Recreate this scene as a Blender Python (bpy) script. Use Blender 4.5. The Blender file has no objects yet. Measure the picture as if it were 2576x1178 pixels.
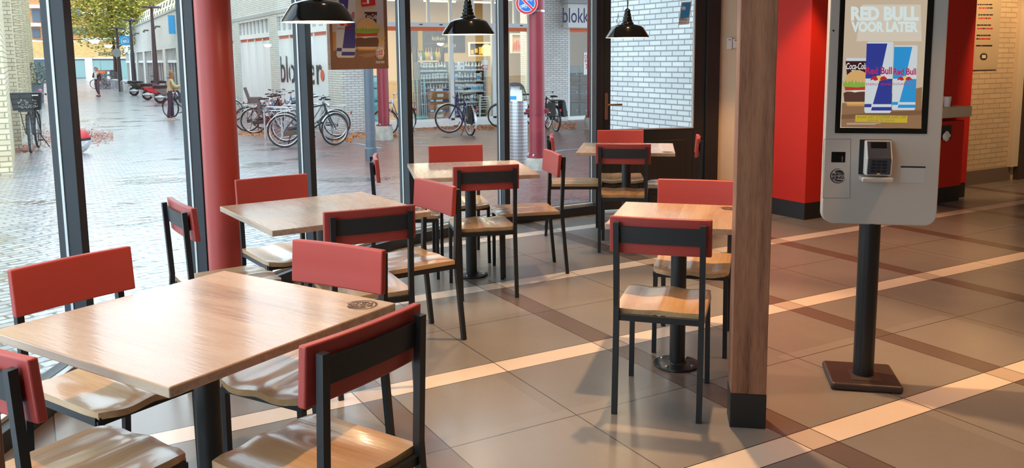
import bpy, bmesh, math, random
from mathutils import Matrix, Vector
random.seed(7)
SC = bpy.context.scene
COL = SC.collection
PI = math.pi
R = math.radians
# ------------------------------------------------------------------ camera
FPX, YAW, PITCH, ROLL = 2144.3, 0.518727, 0.134648, -0.009884
CAM = Vector((-2.5558, -3.6313, 1.5174))
CX, CY = 1288.0, 437.05
_cy, _sy, _cp, _sp = math.cos(YAW), math.sin(YAW), math.cos(PITCH), math.sin(PITCH)
FW = Vector((_sy*_cp, _cy*_cp, -_sp))
_r = Vector((_cy, -_sy, 0)); _u = _r.cross(FW)
RT = _r*math.cos(ROLL) + _u*math.sin(ROLL)
UP = -_r*math.sin(ROLL) + _u*math.cos(ROLL)
cd = bpy.data.cameras.new('camera'); cam = bpy.data.objects.new('camera', cd); COL.objects.link(cam)
cam.matrix_world = Matrix(((RT.x, UP.x, -FW.x, CAM.x), (RT.y, UP.y, -FW.y, CAM.y), (RT.z, UP.z, -FW.z, CAM.z), (0, 0, 0, 1)))
cd.sensor_fit = 'HORIZONTAL'; cd.sensor_width = 36; cd.lens = 36*FPX/2576
cd.shift_y = -(589-CY)/2576
cd.clip_start = 0.05; cd.clip_end = 400
SC.camera = cam
FH = Vector((_sy, _cy, 0)); RH = Vector((_cy, -_sy, 0))      # horizontal forward / right

def ray(px, py):
    return FW + RT*((px-CX)/FPX) - UP*((py-CY)/FPX)
def on_z(px, py, z=0.0):
    d = ray(px, py); return CAM + d*((z-CAM.z)/d.z)
def on_y(px, py, Y):
    d = ray(px, py); return CAM + d*((Y-CAM.y)/d.y)
def on_x(px, py, X):
    d = ray(px, py); return CAM + d*((X-CAM.x)/d.x)
def on_plane(px, py, o, n):
    d = ray(px, py); return CAM + d*((o-CAM).dot(n)/d.dot(n))
def at_depth(px, py, dep):
    d = ray(px, py); return CAM + d*(dep/d.dot(FH))
def street_h(x, y):            # the street falls gently away from the restaurant front
    t = (Vector((x, y, 0))-Vector((CAM.x, CAM.y, 0))).dot(FH)
    if t < 8: return -0.05
    if t < 24: return -0.05-(t-8)*0.45/16
    return -0.5
def G(px, py):
    z = -0.05
    for _ in range(40):
        p = on_z(px, py, z); z = 0.5*z+0.5*street_h(p.x, p.y)
    p = on_z(px, py, z); p.z = street_h(p.x, p.y); return p

# ------------------------------------------------------------------ objects
def link(o, parent=None):
    COL.objects.link(o)
    if parent is not None: o.parent = parent
    return o
def tag(o, label=None, cat=None, group=None, kind=None):
    if label: o['label'] = label
    if cat: o['category'] = cat
    if group: o['group'] = group
    if kind: o['kind'] = kind
    return o
def thing(name, label, cat, loc=(0, 0, 0), rz=0.0, group=None, scale=1.0):
    o = bpy.data.objects.new(name, None); COL.objects.link(o)
    o.empty_display_size = 0.1
    o.location = loc; o.rotation_euler = (0, 0, rz); o.scale = (scale,)*3
    return tag(o, label, cat, group)
def setting(name, loc=(0, 0, 0)):
    o = bpy.data.objects.new(name, None); COL.objects.link(o); o.location = loc; o['kind'] = 'structure'
    o['label'] = SETLAB.get(name, name.replace('_', ' ')); o['category'] = name.split('_')[0]
    return o
SETLAB = {}
KIDS = {}
def dup(root, loc, rz, label=None, group=None, scale=None):
    r = root.copy(); COL.objects.link(r); r.location = loc; r.rotation_euler = (0, 0, rz)
    if scale: r.scale = (scale,)*3
    if label: r['label'] = label
    if group: r['group'] = group
    for ch in [o for o in COL.objects if o.parent == root]:
        c = ch.copy(); COL.objects.link(c); c.parent = r
        for g in [o for o in COL.objects if o.parent == ch]:
            d = g.copy(); COL.objects.link(d); d.parent = c
    return r

_txt = {}
def textgeo(body, bold=0.0, shear=0.0):
    k = (body, bold, shear)
    if k not in _txt:
        cu = bpy.data.curves.new('lettering', 'FONT'); cu.body = body; cu.size = 1; cu.offset = bold; cu.shear = shear
        cu.resolution_u = 3
        o = bpy.data.objects.new('lettering', cu); COL.objects.link(o)
        dg = bpy.context.evaluated_depsgraph_get(); dg.update()
        me = bpy.data.meshes.new_from_object(o.evaluated_get(dg))
        v = [(a.co.x, a.co.y) for a in me.vertices]; f = [tuple(p.vertices) for p in me.polygons]
        xs = [a[0] for a in v]; ys = [a[1] for a in v]
        x0, x1, y0, y1 = min(xs), max(xs), min(ys), max(ys)
        v = [((a-x0)/(x1-x0), (b-y0)/(y1-y0)) for a, b in v]
        # make sure faces look along +z
        bpy.data.objects.remove(o); bpy.data.meshes.remove(me); bpy.data.curves.remove(cu)
        _txt[k] = (v, f)
    return _txt[k]

class MB:
    def __init__(s): s.v = []; s.f = []; s.mi = []; s.mats = []; s.cur = 0; s.M = None
    def mat(s, m):
        if m not in s.mats: s.mats.append(m)
        s.cur = s.mats.index(m); return s
    def add(s, vs, fs):
        b = len(s.v)
        for p in vs:
            p = Vector(p)
            s.v.append(tuple(s.M @ p) if s.M is not None else tuple(p))
        for f in fs: s.f.append([b+i for i in f]); s.mi.append(s.cur)
        return s
    def box(s, c, d, rz=0.0, M=None):
        x, y, z = d[0]/2, d[1]/2, d[2]/2
        vs = [Vector(p) for p in ((-x,-y,-z),(x,-y,-z),(x,y,-z),(-x,y,-z),(-x,-y,z),(x,-y,z),(x,y,z),(-x,y,z))]
        Q = M if M is not None else Matrix.Rotation(rz, 4, 'Z')
        vs = [Q @ p + Vector(c) for p in vs]
        return s.add(vs, [(3,2,1,0),(4,5,6,7),(0,1,5,4),(1,2,6,5),(2,3,7,6),(3,0,4,7)])
    def span(s, a, b):     # axis-aligned box between two corners
        return s.box([(a[i]+b[i])/2 for i in range(3)], [abs(b[i]-a[i]) for i in range(3)])
    def wallbox(s, a, b, z0, z1, t, side=0.0):   # upright box along the plan segment a-b, thickness t, side shifts it across
        a = Vector((a[0], a[1], 0)); b = Vector((b[0], b[1], 0)); d = (b-a); L = d.length; d /= L
        n = Vector((-d.y, d.x, 0)); c = (a+b)/2 + n*side; c.z = (z0+z1)/2
        return s.box(c, (L, t, z1-z0), math.atan2(d.y, d.x))
    def beam(s, p, q, w, h=None, up=(0, 0, 1)):
        p = Vector(p); q = Vector(q); h = h or w; d = (q-p); L = d.length; d /= L
        u = Vector(up)
        if abs(d.dot(u)) > .98: u = Vector((0, 1, 0))
        x = d.cross(u).normalized(); y = x.cross(d)
        M = Matrix((x, d, y)).transposed().to_4x4()
        return s.box((p+q)/2, (w, L, h), M=M)
    def tube(s, pts, r, n=8, closed=False, cap=True):
        pts = [Vector(p) for p in pts]; k = len(pts)
        rs = r if isinstance(r, (list, tuple)) else [r]*k
        vs = []; pu = None
        for i in range(k):
            if closed: t = pts[(i+1) % k]-pts[i-1]
            else: t = pts[min(i+1, k-1)]-pts[max(i-1, 0)]
            t.normalize()
            if pu is None:
                u = Vector((0, 0, 1)) if abs(t.z) < .9 else Vector((1, 0, 0))
            else: u = pu
            x = t.cross(u)
            if x.length < 1e-6: x = t.cross(Vector((0.3, 0.8, 0.1)))
            x.normalize(); y = x.cross(t); pu = y
            for j in range(n):
                a = 2*PI*j/n + (PI/4 if n == 4 else 0)
                vs.append(pts[i] + (x*math.cos(a)+y*math.sin(a))*rs[i])
        fs = []
        m = k if closed else k-1
        for i in range(m):
            for j in range(n):
                a, b = i*n+j, i*n+(j+1) % n; c, d = ((i+1) % k)*n+(j+1) % n, ((i+1) % k)*n+j
                fs.append((a, b, c, d))
        if cap and not closed: fs.append(tuple(range(n))[::-1]); fs.append(tuple((k-1)*n+j for j in range(n)))
        return s.add(vs, fs)
    def lathe(s, prof, n=24, c=(0, 0, 0), ax=None, cap=True):
        vs = []; c = Vector(c); Q = ax if ax is not None else Matrix.Identity(4)
        for r, z in prof:
            for j in range(n):
                a = 2*PI*j/n; vs.append(Q @ Vector((r*math.cos(a), r*math.sin(a), z)) + c)
        fs = []
        for i in range(len(prof)-1):
            for j in range(n): fs.append((i*n+j, i*n+(j+1) % n, (i+1)*n+(j+1) % n, (i+1)*n+j))
        if cap: fs.append(tuple(range(n))[::-1]); fs.append(tuple((len(prof)-1)*n+j for j in range(n)))
        return s.add(vs, fs)
    def sphere(s, c, r, n=12, m=8, sc=(1, 1, 1)):
        pr = []
        vs = []; c = Vector(c)
        for i in range(m+1):
            t = -PI/2+PI*i/m; pr.append((max(1e-4, math.cos(t))*r, math.sin(t)*r))
        for rr, z in pr:
            for j in range(n):
                a = 2*PI*j/n; vs.append(Vector((rr*math.cos(a)*sc[0], rr*math.sin(a)*sc[1], z*sc[2]))+c)
        fs = []
        for i in range(m):
            for j in range(n): fs.append((i*n+j, i*n+(j+1) % n, (i+1)*n+(j+1) % n, (i+1)*n+j))
        return s.add(vs, fs)
    def torus(s, c, Rr, r, n=32, m=8, M=None):
        M = M if M is not None else Matrix.Identity(4)
        pts = [Vector(c) + (M @ Vector((Rr*math.cos(2*PI*i/n), Rr*math.sin(2*PI*i/n), 0))) for i in range(n)]
        return s.tube(pts, r, m, closed=True)
    def slab(s, top, bot):    # two matching rings of points
        k = len(top)
        fs = [tuple(range(k)), tuple(range(2*k-1, k-1, -1))]
        for i in range(k): j = (i+1) % k; fs.append((i, k+i, k+j, j))
        return s.add(list(top)+list(bot), fs)
    def grid(s, fn_top, nu, nv, fn_bot):
        vs = []
        for fn in (fn_top, fn_bot):
            for i in range(nu+1):
                for j in range(nv+1): vs.append(fn(-1+2*i/nu, -1+2*j/nv))
        N = (nu+1)*(nv+1); w = nv+1; fs = []
        for i in range(nu):
            for j in range(nv):
                a = i*w+j; fs.append((a, a+w, a+w+1, a+1)); fs.append((N+a, N+a+1, N+a+w+1, N+a+w))
        for i in range(nu):
            a = i*w; fs.append((a, N+a, N+a+w, a+w)); a = i*w+nv; fs.append((a, a+w, N+a+w, N+a))
        for j in range(nv):
            a = j; fs.append((a, a+1, N+a+1, N+a)); a = nu*w+j; fs.append((a, N+a, N+a+1, a+1))
        return s.add(vs, fs)
    def text(s, body, o, ex, ey, w, h, bold=0.0, shear=0.0, th=0.0006):
        # fits the writing in the rectangle at o spanned by ex*w, ey*h, facing ex x ey
        v, f = textgeo(body, bold, shear)
        o = Vector(o); ex = Vector(ex).normalized(); ey = Vector(ey).normalized(); n = ex.cross(ey)
        vs = [o + ex*(a*w) + ey*(b*h) + n*th for a, b in v]
        return s.add(vs, f)
    def build(s, name, m=None, parent=None, smooth=False, bevel=0.0, ang=40, seg=2, subsurf=0):
        me = bpy.data.meshes.new(name); me.from_pydata(s.v, [], s.f); me.update()
        ms = s.mats if s.mats else [m]
        for x in ms: me.materials.append(x)
        if s.mats: me.polygons.foreach_set('material_index', s.mi)
        bm = bmesh.new(); bm.from_mesh(me); bmesh.ops.recalc_face_normals(bm, faces=bm.faces) if not getattr(s, 'keep', False) else None
        bm.to_mesh(me); bm.free()
        if smooth:
            me.polygons.foreach_set('use_smooth', [True]*len(me.polygons))
            me.set_sharp_from_angle(angle=R(ang))
        o = bpy.data.objects.new(name, me); link(o, parent)
        if bevel:
            b = o.modifiers.new('bevel', 'BEVEL'); b.width = bevel; b.segments = seg; b.limit_method = 'ANGLE'; b.angle_limit = R(50)
        if subsurf:
            q = o.modifiers.new('subsurf', 'SUBSURF'); q.levels = subsurf; q.render_levels = subsurf
        return o

class Flat:
    """printed art on a flat panel: points are given in the panel's own plane"""
    def __init__(s, tofn, ex, ey, n):
        s.to = tofn; s.ex = Vector(ex); s.ey = Vector(ey); s.n = Vector(n); s.mb = MB(); s.mb.keep = True; s.k = 0
    def poly(s, m, pts, lift=None):
        s.k += 1; s.mb.mat(m)
        q = [s.to(*p)+s.n*(0.00009*s.k) for p in pts]
        a = sum(((q[i]-q[0]).cross(q[(i+1) % len(q)]-q[0]) for i in range(len(q))), Vector())
        if a.dot(s.n) < 0: q = q[::-1]
        s.mb.add(q, [tuple(range(len(q)))])
    def rect(s, m, x0, y0, x1, y1): s.poly(m, [(x0, y0), (x1, y0), (x1, y1), (x0, y1)])
    def ell(s, m, cx, cy, rx, ry, a0=0, a1=360, n=28):
        full = a1-a0 >= 360
        s.poly(m, [(cx+rx*math.cos(R(a0+(a1-a0)*i/n)), cy+ry*math.sin(R(a0+(a1-a0)*i/n))) for i in range(n if full else n+1)])
    def ring(s, m, cx, cy, rx, ry, t, a0=0, a1=360, n=28):
        s.k += 1; s.mb.mat(m); vs = []
        for i in range(n+1):
            a = R(a0+(a1-a0)*i/n)
            for kx, ky in ((rx, ry), (rx-t, ry-t)): vs.append(s.to(cx+kx*math.cos(a), cy+ky*math.sin(a))+s.n*(0.00009*s.k))
        fs = []
        for i in range(n):
            f = (2*i, 2*i+1, 2*i+3, 2*i+2)
            a = (vs[f[1]]-vs[f[0]]).cross(vs[f[2]]-vs[f[0]])
            fs.append(f if a.dot(s.n) > 0 else f[::-1])
        s.mb.add(vs, fs)
    def text(s, m, body, x0, y0, x1, y1, bold=0.02, shear=0.0, rot=0.0):
        s.k += 1; s.mb.mat(m)
        v, f = textgeo(body, bold, shear)
        cx, cy = (x0+x1)/2, (y0+y1)/2; c, sn = math.cos(rot), math.sin(rot)
        vs = []
        for a, b in v:
            x = x0+(x1-x0)*a-cx; y = y1+(y0-y1)*b-cy      # image style: y0 is the top
            vs.append(s.to(cx+x*c-y*sn, cy+x*sn+y*c)+s.n*(0.00009*s.k))
        s.mb.add(vs, f)
# ------------------------------------------------------------------ materials
def lin(r, g, b):
    f = lambda c: (c/255/12.92) if c/255 <= .04045 else ((c/255+.055)/1.055)**2.4
    return (f(r), f(g), f(b), 1)
class NT:
    def __init__(s, name):
        s.m = bpy.data.materials.new(name); s.m.use_nodes = True; s.t = s.m.node_tree; s.t.nodes.clear()
        s.out = s.n('ShaderNodeOutputMaterial')
    def n(s, typ, **kw):
        x = s.t.nodes.new(typ)
        for k, v in kw.items(): setattr(x, k, v)
        return x
    def set(s, node, sock, val):
        i = node.inputs[sock]
        if hasattr(val, 'is_output') or isinstance(val, bpy.types.NodeSocket): s.t.links.new(val, i)
        else: i.default_value = val
    def math(s, op, a, b=None, c=None, clamp=False):
        x = s.n('ShaderNodeMath', operation=op); x.use_clamp = clamp
        for i, v in enumerate((a, b, c)):
            if v is not None: s.set(x, i, v)
        return x.outputs[0]
    def mix(s, fac, a, b, mode='MIX'):
        x = s.n('ShaderNodeMix', data_type='RGBA', blend_type=mode)
        s.set(x, 0, fac); s.set(x, 6, a); s.set(x, 7, b); return x.outputs[2]
    def ramp(s, fac, stops):
        x = s.n('ShaderNodeValToRGB'); e = x.color_ramp.elements
        while len(e) > 1: e.remove(e[0])
        e[0].position = stops[0][0]; e[0].color = stops[0][1]
        for p, c in stops[1:]:
            q = e.new(p); q.color = c
        s.set(x, 0, fac); return x.outputs[0]
    def noise(s, vec, scale, detail=3, rough=.5):
        x = s.n('ShaderNodeTexNoise'); s.set(x, 'Scale', scale); s.set(x, 'Detail', detail); s.set(x, 'Roughness', rough)
        if vec is not None: s.set(x, 'Vector', vec)
        return x.outputs['Fac']
    def obj(s): return s.n('ShaderNodeTexCoord').outputs['Object']
    def mapping(s, vec, scale=(1, 1, 1), rot=(0, 0, 0), loc=(0, 0, 0)):
        x = s.n('ShaderNodeMapping'); s.set(x, 'Vector', vec); x.inputs['Scale'].default_value = scale
        x.inputs['Rotation'].default_value = rot; x.inputs['Location'].default_value = loc; return x.outputs[0]
    def bump(s, h, dist=.002, strength=1):
        x = s.n('ShaderNodeBump'); s.set(x, 'Height', h); x.inputs['Distance'].default_value = dist; x.inputs['Strength'].default_value = strength
        return x.outputs[0]
    def bsdf(s, color, rough=.5, metal=0, spec=.5, normal=None, coat=0, emis=None, es=0, crough=.08):
        p = s.n('ShaderNodeBsdfPrincipled')
        s.set(p, 'Base Color', color); s.set(p, 'Roughness', rough); s.set(p, 'Metallic', metal); s.set(p, 'Specular IOR Level', spec)
        if normal is not None: s.set(p, 'Normal', normal)
        if coat:
            p.inputs['Coat Weight'].default_value = coat; p.inputs['Coat Roughness'].default_value = crough
            if normal is not None: s.set(p, 'Coat Normal', normal)
        if emis is not None: s.set(p, 'Emission Color', emis); s.set(p, 'Emission Strength', es)
        s.t.links.new(p.outputs[0], s.out.inputs[0]); return s.m
def plain(name, rgb, rough=.5, metal=0, spec=.5, noise=0.0, nscale=8, bump=0.0, coat=0):
    t = NT(name); c = lin(*rgb); o = t.obj(); nrm = None
    n = t.noise(o, nscale, 4)
    if noise:
        d = tuple(x*(1-noise) for x in c[:3])+(1,); u = tuple(min(1, x*(1+noise)) for x in c[:3])+(1,)
        c = t.ramp(n, [(.3, d), (.7, u)])
    if bump: nrm = t.bump(t.noise(o, nscale*12, 2), bump)
    r = t.math('MULTIPLY_ADD', n, .1, rough-.05)
    return t.bsdf(c, r, metal, spec, nrm, coat)
def glow(name, rgb, strength):
    t = NT(name); e = t.n('ShaderNodeEmission'); e.inputs[0].default_value = lin(*rgb); e.inputs[1].default_value = strength
    t.t.links.new(e.outputs[0], t.out.inputs[0]); return t.m
def screen(name, rgb, strength=.8):     # lit pixels of the ordering screen under its glass
    t = NT(name); return t.bsdf((0.01, .01, .01, 1), .12, 0, .5, emis=lin(*rgb), es=strength)
def glassmat(name, tint=(.96, .985, .98, 1), base=.035, rough=0.0):
    t = NT(name); lw = t.n('ShaderNodeLayerWeight'); lw.inputs['Blend'].default_value = .5
    p5 = t.math('POWER', lw.outputs['Facing'], 5.0); f = t.math('MULTIPLY_ADD', p5, .8, base, clamp=True)
    tr = t.n('ShaderNodeBsdfTransparent'); tr.inputs[0].default_value = tint
    gl = t.n('ShaderNodeBsdfGlossy'); gl.inputs['Roughness'].default_value = rough
    mx = t.n('ShaderNodeMixShader'); t.set(mx, 0, f)
    t.t.links.new(tr.outputs[0], mx.inputs[1]); t.t.links.new(gl.outputs[0], mx.inputs[2]); t.t.links.new(mx.outputs[0], t.out.inputs[0])
    return t.m
def brick(name, c1, c2, mortar, bw, bh, ms=.01, rough=.8, bump=.004, squash=1.0, noise=.12):
    t = NT(name); o = t.n('ShaderNodeTexCoord').outputs['Object']
    sp = t.n('ShaderNodeSeparateXYZ'); t.set(sp, 0, o)
    u = t.math('ADD', sp.outputs[0], sp.outputs[1]); cb = t.n('ShaderNodeCombineXYZ'); t.set(cb, 0, u); t.set(cb, 1, sp.outputs[2])
    b = t.n('ShaderNodeTexBrick'); t.set(b, 'Vector', cb.outputs[0]); t.set(b, 'Color1', lin(*c1)); t.set(b, 'Color2', lin(*c2)); t.set(b, 'Mortar', lin(*mortar))
    t.set(b, 'Scale', 1.0); t.set(b, 'Mortar Size', ms); t.set(b, 'Brick Width', bw); t.set(b, 'Row Height', bh); t.set(b, 'Mortar Smooth', .1)
    n = t.noise(o, 3, 5); k = t.ramp(n, [(.25, (1-noise,)*3+(1,)), (.75, (1, 1, 1, 1))])
    c = t.mix(1.0, b.outputs['Color'], k, 'MULTIPLY')
    return t.bsdf(c, rough, 0, .3, t.bump(t.math('SUBTRACT', 1.0, b.outputs['Fac']), bump))
def wood(name, dark, mid, light, rough=.35, axis='x', plank=0.0, scale=1.0, knots=.5, coat=0.0):
    t = NT(name); o = t.obj()
    sc = {'x': (1.2, 14, 14), 'y': (14, 1.2, 14), 'z': (14, 14, 1.0)}[axis]
    sc = tuple(q*scale for q in sc)
    rnd = t.n('ShaderNodeObjectInfo').outputs['Random']
    off = t.n('ShaderNodeVectorMath', operation='ADD'); cb = t.n('ShaderNodeCombineXYZ'); r9 = t.math('MULTIPLY', rnd, 9.0)
    t.set(cb, 0, r9); t.set(cb, 1, r9); t.set(off, 0, o); t.set(off, 1, cb.outputs[0]); v0 = off.outputs[0]
    if plank:
        sp = t.n('ShaderNodeSeparateXYZ'); t.set(sp, 0, o)
        k = t.math('FLOOR', t.math('DIVIDE', sp.outputs[{'x': 1, 'y': 0, 'z': 0}[axis]], plank))
        wn = t.n('ShaderNodeTexWhiteNoise', noise_dimensions='1D'); t.set(wn, 'W', k)
        cb2 = t.n('ShaderNodeCombineXYZ'); t.set(cb2, 0, t.math('MULTIPLY', wn.outputs['Value'], 7.0)); t.set(cb2, 2, t.math('MULTIPLY', wn.outputs['Value'], 3.0))
        o2 = t.n('ShaderNodeVectorMath', operation='ADD'); t.set(o2, 0, v0); t.set(o2, 1, cb2.outputs[0]); v0 = o2.outputs[0]
    v = t.mapping(v0, sc)
    n1 = t.noise(v, 1.2, 6, .6); n2 = t.noise(t.mapping(v0, tuple(q*5 for q in sc)), 1.5, 3); n3 = t.noise(t.mapping(v0, tuple(q*.25 for q in sc)), 2.0, 3)
    w = t.math('MULTIPLY_ADD', n2, .3, t.math('MULTIPLY_ADD', n3, .45, t.math('MULTIPLY', n1, .45)))
    c = t.ramp(w, [(.36, lin(*dark)), (.52, lin(*mid)), (.76, lin(*light))])
    if plank:
        pv = t.ramp(wn.outputs['Value'], [(0, (.84, .82, .8, 1)), (1, (1.0, 1, 1, 1))]); c = t.mix(1.0, c, pv, 'MULTIPLY')
    return t.bsdf(c, t.math('MULTIPLY_ADD', n1, .15, rough-.07), 0, .5, t.bump(n2, .0006, .6), coat)

M = {}
M['frame'] = plain('black powder coated steel', (30, 31, 34), .42, 0, .5)
M['red'] = plain('red lacquered board', (172, 62, 54), .42, 0, .5, .06, 3)
M['band'] = plain('dark backrest plate', (44, 44, 46), .5, 0, .4, .1, 20)
M['oak'] = wood('oiled oak table top', (156, 124, 96), (194, 162, 134), (212, 184, 156), .27, 'y', .135, .9, coat=.25)
M['seat'] = wood('oak plywood seat', (130, 96, 62), (184, 142, 98), (206, 168, 124), .25, 'y', 0, .8, coat=.35)
M['oakedge'] = wood('oak edge', (140, 104, 72), (168, 130, 96), (184, 148, 112), .45, 'x', 0, .9)
M['brand'] = plain('branded burn mark', (86, 58, 40), .6)
M['chrome'] = plain('bright steel', (205, 205, 208), .18, 1)
M['basemetal'] = plain('black table base', (34, 35, 38), .28, .3)
M['anthracite'] = plain('anthracite window frame', (44, 47, 53), .5, 0, .5)
M['anthdark'] = plain('dark frame face', (42, 43, 47), .45, 0, .5)
M['bead'] = plain('pale aluminium bead', (205, 206, 204), .4, .2)
M['doorblack'] = plain('black door paint', (46, 46, 46), .45, 0, .4)
M['glass'] = glassmat('window glass')
M['shopglass'] = glassmat('shop window glass', (.93, .96, .95, 1), .05)
M['redcol'] = plain('red painted column', (178, 62, 52), .38, 0, .5, .04, 3)
M['redwall'] = plain('red wall panel', (214, 46, 32), .5, 0, .25, .03, 2)
M['plinth'] = plain('black plinth', (34, 31, 30), .5)
M['cream'] = plain('cream wall paint', (226, 212, 184), .8, 0, .3, .03, 3)
M['whitewall'] = plain('off white wall paint', (214, 204, 188), .85, 0, .3)
M['ceil'] = plain('ceiling paint', (214, 208, 198), .9, 0, .2)
M['whiteplastic'] = plain('white plastic', (232, 230, 224), .4)
M['kiosk'] = plain('light grey kiosk shell', (188, 184, 178), .4, 0, .5, .02, 3)
M['kioskside'] = plain('kiosk side shell', (198, 194, 190), .4)
M['bezel'] = plain('black screen glass', (10, 10, 11), .08, 0, .5)
M['blackplastic'] = plain('black plastic', (28, 28, 31), .4)
M['greyplastic'] = plain('grey plastic', (96, 96, 98), .45)
M['walnut'] = wood('walnut veneer', (66, 40, 30), (130, 84, 60), (170, 116, 86), .5, 'z', 0, 2.0)
M['lampblack'] = plain('black enamel', (13, 14, 14), .12, 0, .3)
M['lampwhite'] = plain('white enamel inside', (245, 236, 214), .3)
M['bulb'] = glow('warm bulb', (255, 206, 140), 9)
M['cable'] = plain('black cable', (18, 18, 18), .6)
M['brownframe'] = wood('brown poster frame', (104, 70, 50), (128, 88, 64), (146, 104, 78), .5, 'x', 0, .8)
M['brickwhite'] = brick('white glazed brick', (240, 240, 238), (226, 226, 224), (176, 170, 162), .22, .0655, .009, .55)
M['brickalley'] = brick('white painted alley brick', (222, 226, 226), (206, 212, 213), (150, 150, 150), .213, .0635, .008, .5)
M['brickyellow'] = brick('pale yellow brick', (238, 222, 186), (218, 200, 162), (168, 154, 128), .25, .085, .010, .8)
M['brickorange'] = brick('orange brick', (226, 150, 92), (204, 120, 70), (190, 150, 110), .3, .09, .012, .85)
M['brickochre'] = brick('ochre brick', (240, 196, 126), (222, 172, 104), (206, 172, 122), .4, .12, .015, .85)
M['brickin'] = brick('painted indoor brick', (226, 208, 176), (216, 197, 165), (192, 170, 138), .22, .0585, .006, .5)
M['skirt'] = plain('grey brown skirting', (120, 104, 92), .5)
M['concrete'] = plain('weathered concrete', (178, 174, 164), .85, 0, .3, .3, 5, .004)
M['maroon'] = plain('maroon painted steel', (138, 46, 58), .35, 0, .5, .12, 3)
M['slate'] = plain('slate grey painted steel', (86, 96, 108), .45, 0, .5, .06, 3)
M['darkpost'] = plain('dark grey lamp post paint', (62, 60, 66), .5)
M['whiteframe'] = plain('white window frame', (234, 236, 236), .45)
M['whitefilm'] = plain('white window film', (236, 240, 246), .35)
M['orange'] = plain('orange band', (240, 116, 60), .5)
M['orangered'] = plain('orange red band', (222, 92, 60), .5)
M['lettering'] = plain('dark lettering', (44, 40, 52), .5)
M['navy'] = plain('navy lettering', (40, 38, 92), .5)
M['white'] = plain('matt white', (242, 242, 240), .55)
M['signred'] = plain('sign red', (208, 46, 56), .35)
M['signblue'] = plain('sign blue', (44, 110, 190), .35)
M['skyblue'] = plain('bright sky blue', (56, 160, 222), .4)
M['greyroof'] = plain('grey fascia', (176, 178, 180), .6)
M['tyre'] = plain('black tyre rubber', (38, 37, 38), .7)
M['rim'] = plain('silver rim', (188, 190, 196), .3, .7)
M['spoke'] = plain('spoke steel', (172, 174, 180), .35, .7)
M['saddle'] = plain('black saddle', (30, 30, 33), .5)
M['mud'] = plain('silver mudguard', (206, 208, 212), .35, .4)
M['tail'] = plain('red reflector', (200, 28, 34), .25)
M['skin'] = plain('skin', (214, 164, 138), .5)
M['denim'] = plain('dark denim', (52, 54, 72), .8)
M['greytrousers'] = plain('grey trousers', (84, 76, 88), .8)
M['beige'] = plain('beige jacket cloth', (204, 184, 140), .8, 0, .3, .1, 12)
M['darkjacket'] = plain('dark jacket cloth', (48, 40, 50), .75)
M['shirt'] = plain('white shirt cloth', (232, 232, 232), .8)
M['hairblond'] = plain('dark blond hair', (150, 110, 74), .6, 0, .4, .2, 30)
M['hairred'] = plain('reddish hair', (168, 112, 84), .6, 0, .4, .2, 30)
M['shoe'] = plain('pale shoe', (200, 184, 176), .6)
M['shoedark'] = plain('dark shoe', (50, 40, 44), .6)
M['bag'] = plain('grey bag', (74, 76, 84), .7)
M['bark'] = plain('tree bark', (88, 72, 58), .9, 0, .2, .3, 6)
M['turq'] = plain('turquoise plastic', (104, 206, 214), .4)
M['carton'] = plain('brown printed carton', (188, 124, 74), .6, 0, .3, .15, 6)
M['cartonblue'] = plain('blue printed carton', (52, 76, 150), .5)
M['shelf'] = plain('pale shelf board', (212, 216, 216), .5)
M['shelfgrey'] = plain('grey shelf upright', (112, 112, 116), .5)
M['beigewall'] = plain('beige shop wall', (206, 176, 130), .8)
M['shopdark'] = plain('dark shop fitting', (82, 70, 58), .7)
M['shopfloor'] = plain('shop floor', (150, 140, 128), .4)
M['tube'] = glow('fluorescent tube', (255, 232, 196), 6)
M['globe'] = glow('warm sign disc', (255, 212, 140), 1.7)
M['yellow'] = plain('yellow banner', (226, 184, 60), .6)
M['green'] = plain('green leaf', (94, 120, 62), .7, 0, .3, .2, 10)

def leafmat(name, a, b, c):
    t = NT(name); g = t.n('ShaderNodeNewGeometry'); r = t.ramp(g.outputs['Random Per Island'], [(0, lin(*a)), (.5, lin(*b)), (1, lin(*c))])
    return t.bsdf(r, .6, 0, .3)
M['litter'] = leafmat('fallen leaves', (196, 112, 50), (214, 142, 66), (160, 80, 44))
M['litterred'] = leafmat('reddish fallen leaves', (164, 92, 72), (190, 118, 92), (140, 78, 60))
M['crown'] = leafmat('autumn tree leaves', (150, 148, 60), (190, 172, 70), (112, 128, 58))
M['bush'] = leafmat('grey green shrub leaves', (110, 122, 104), (138, 148, 124), (86, 98, 82))

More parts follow.
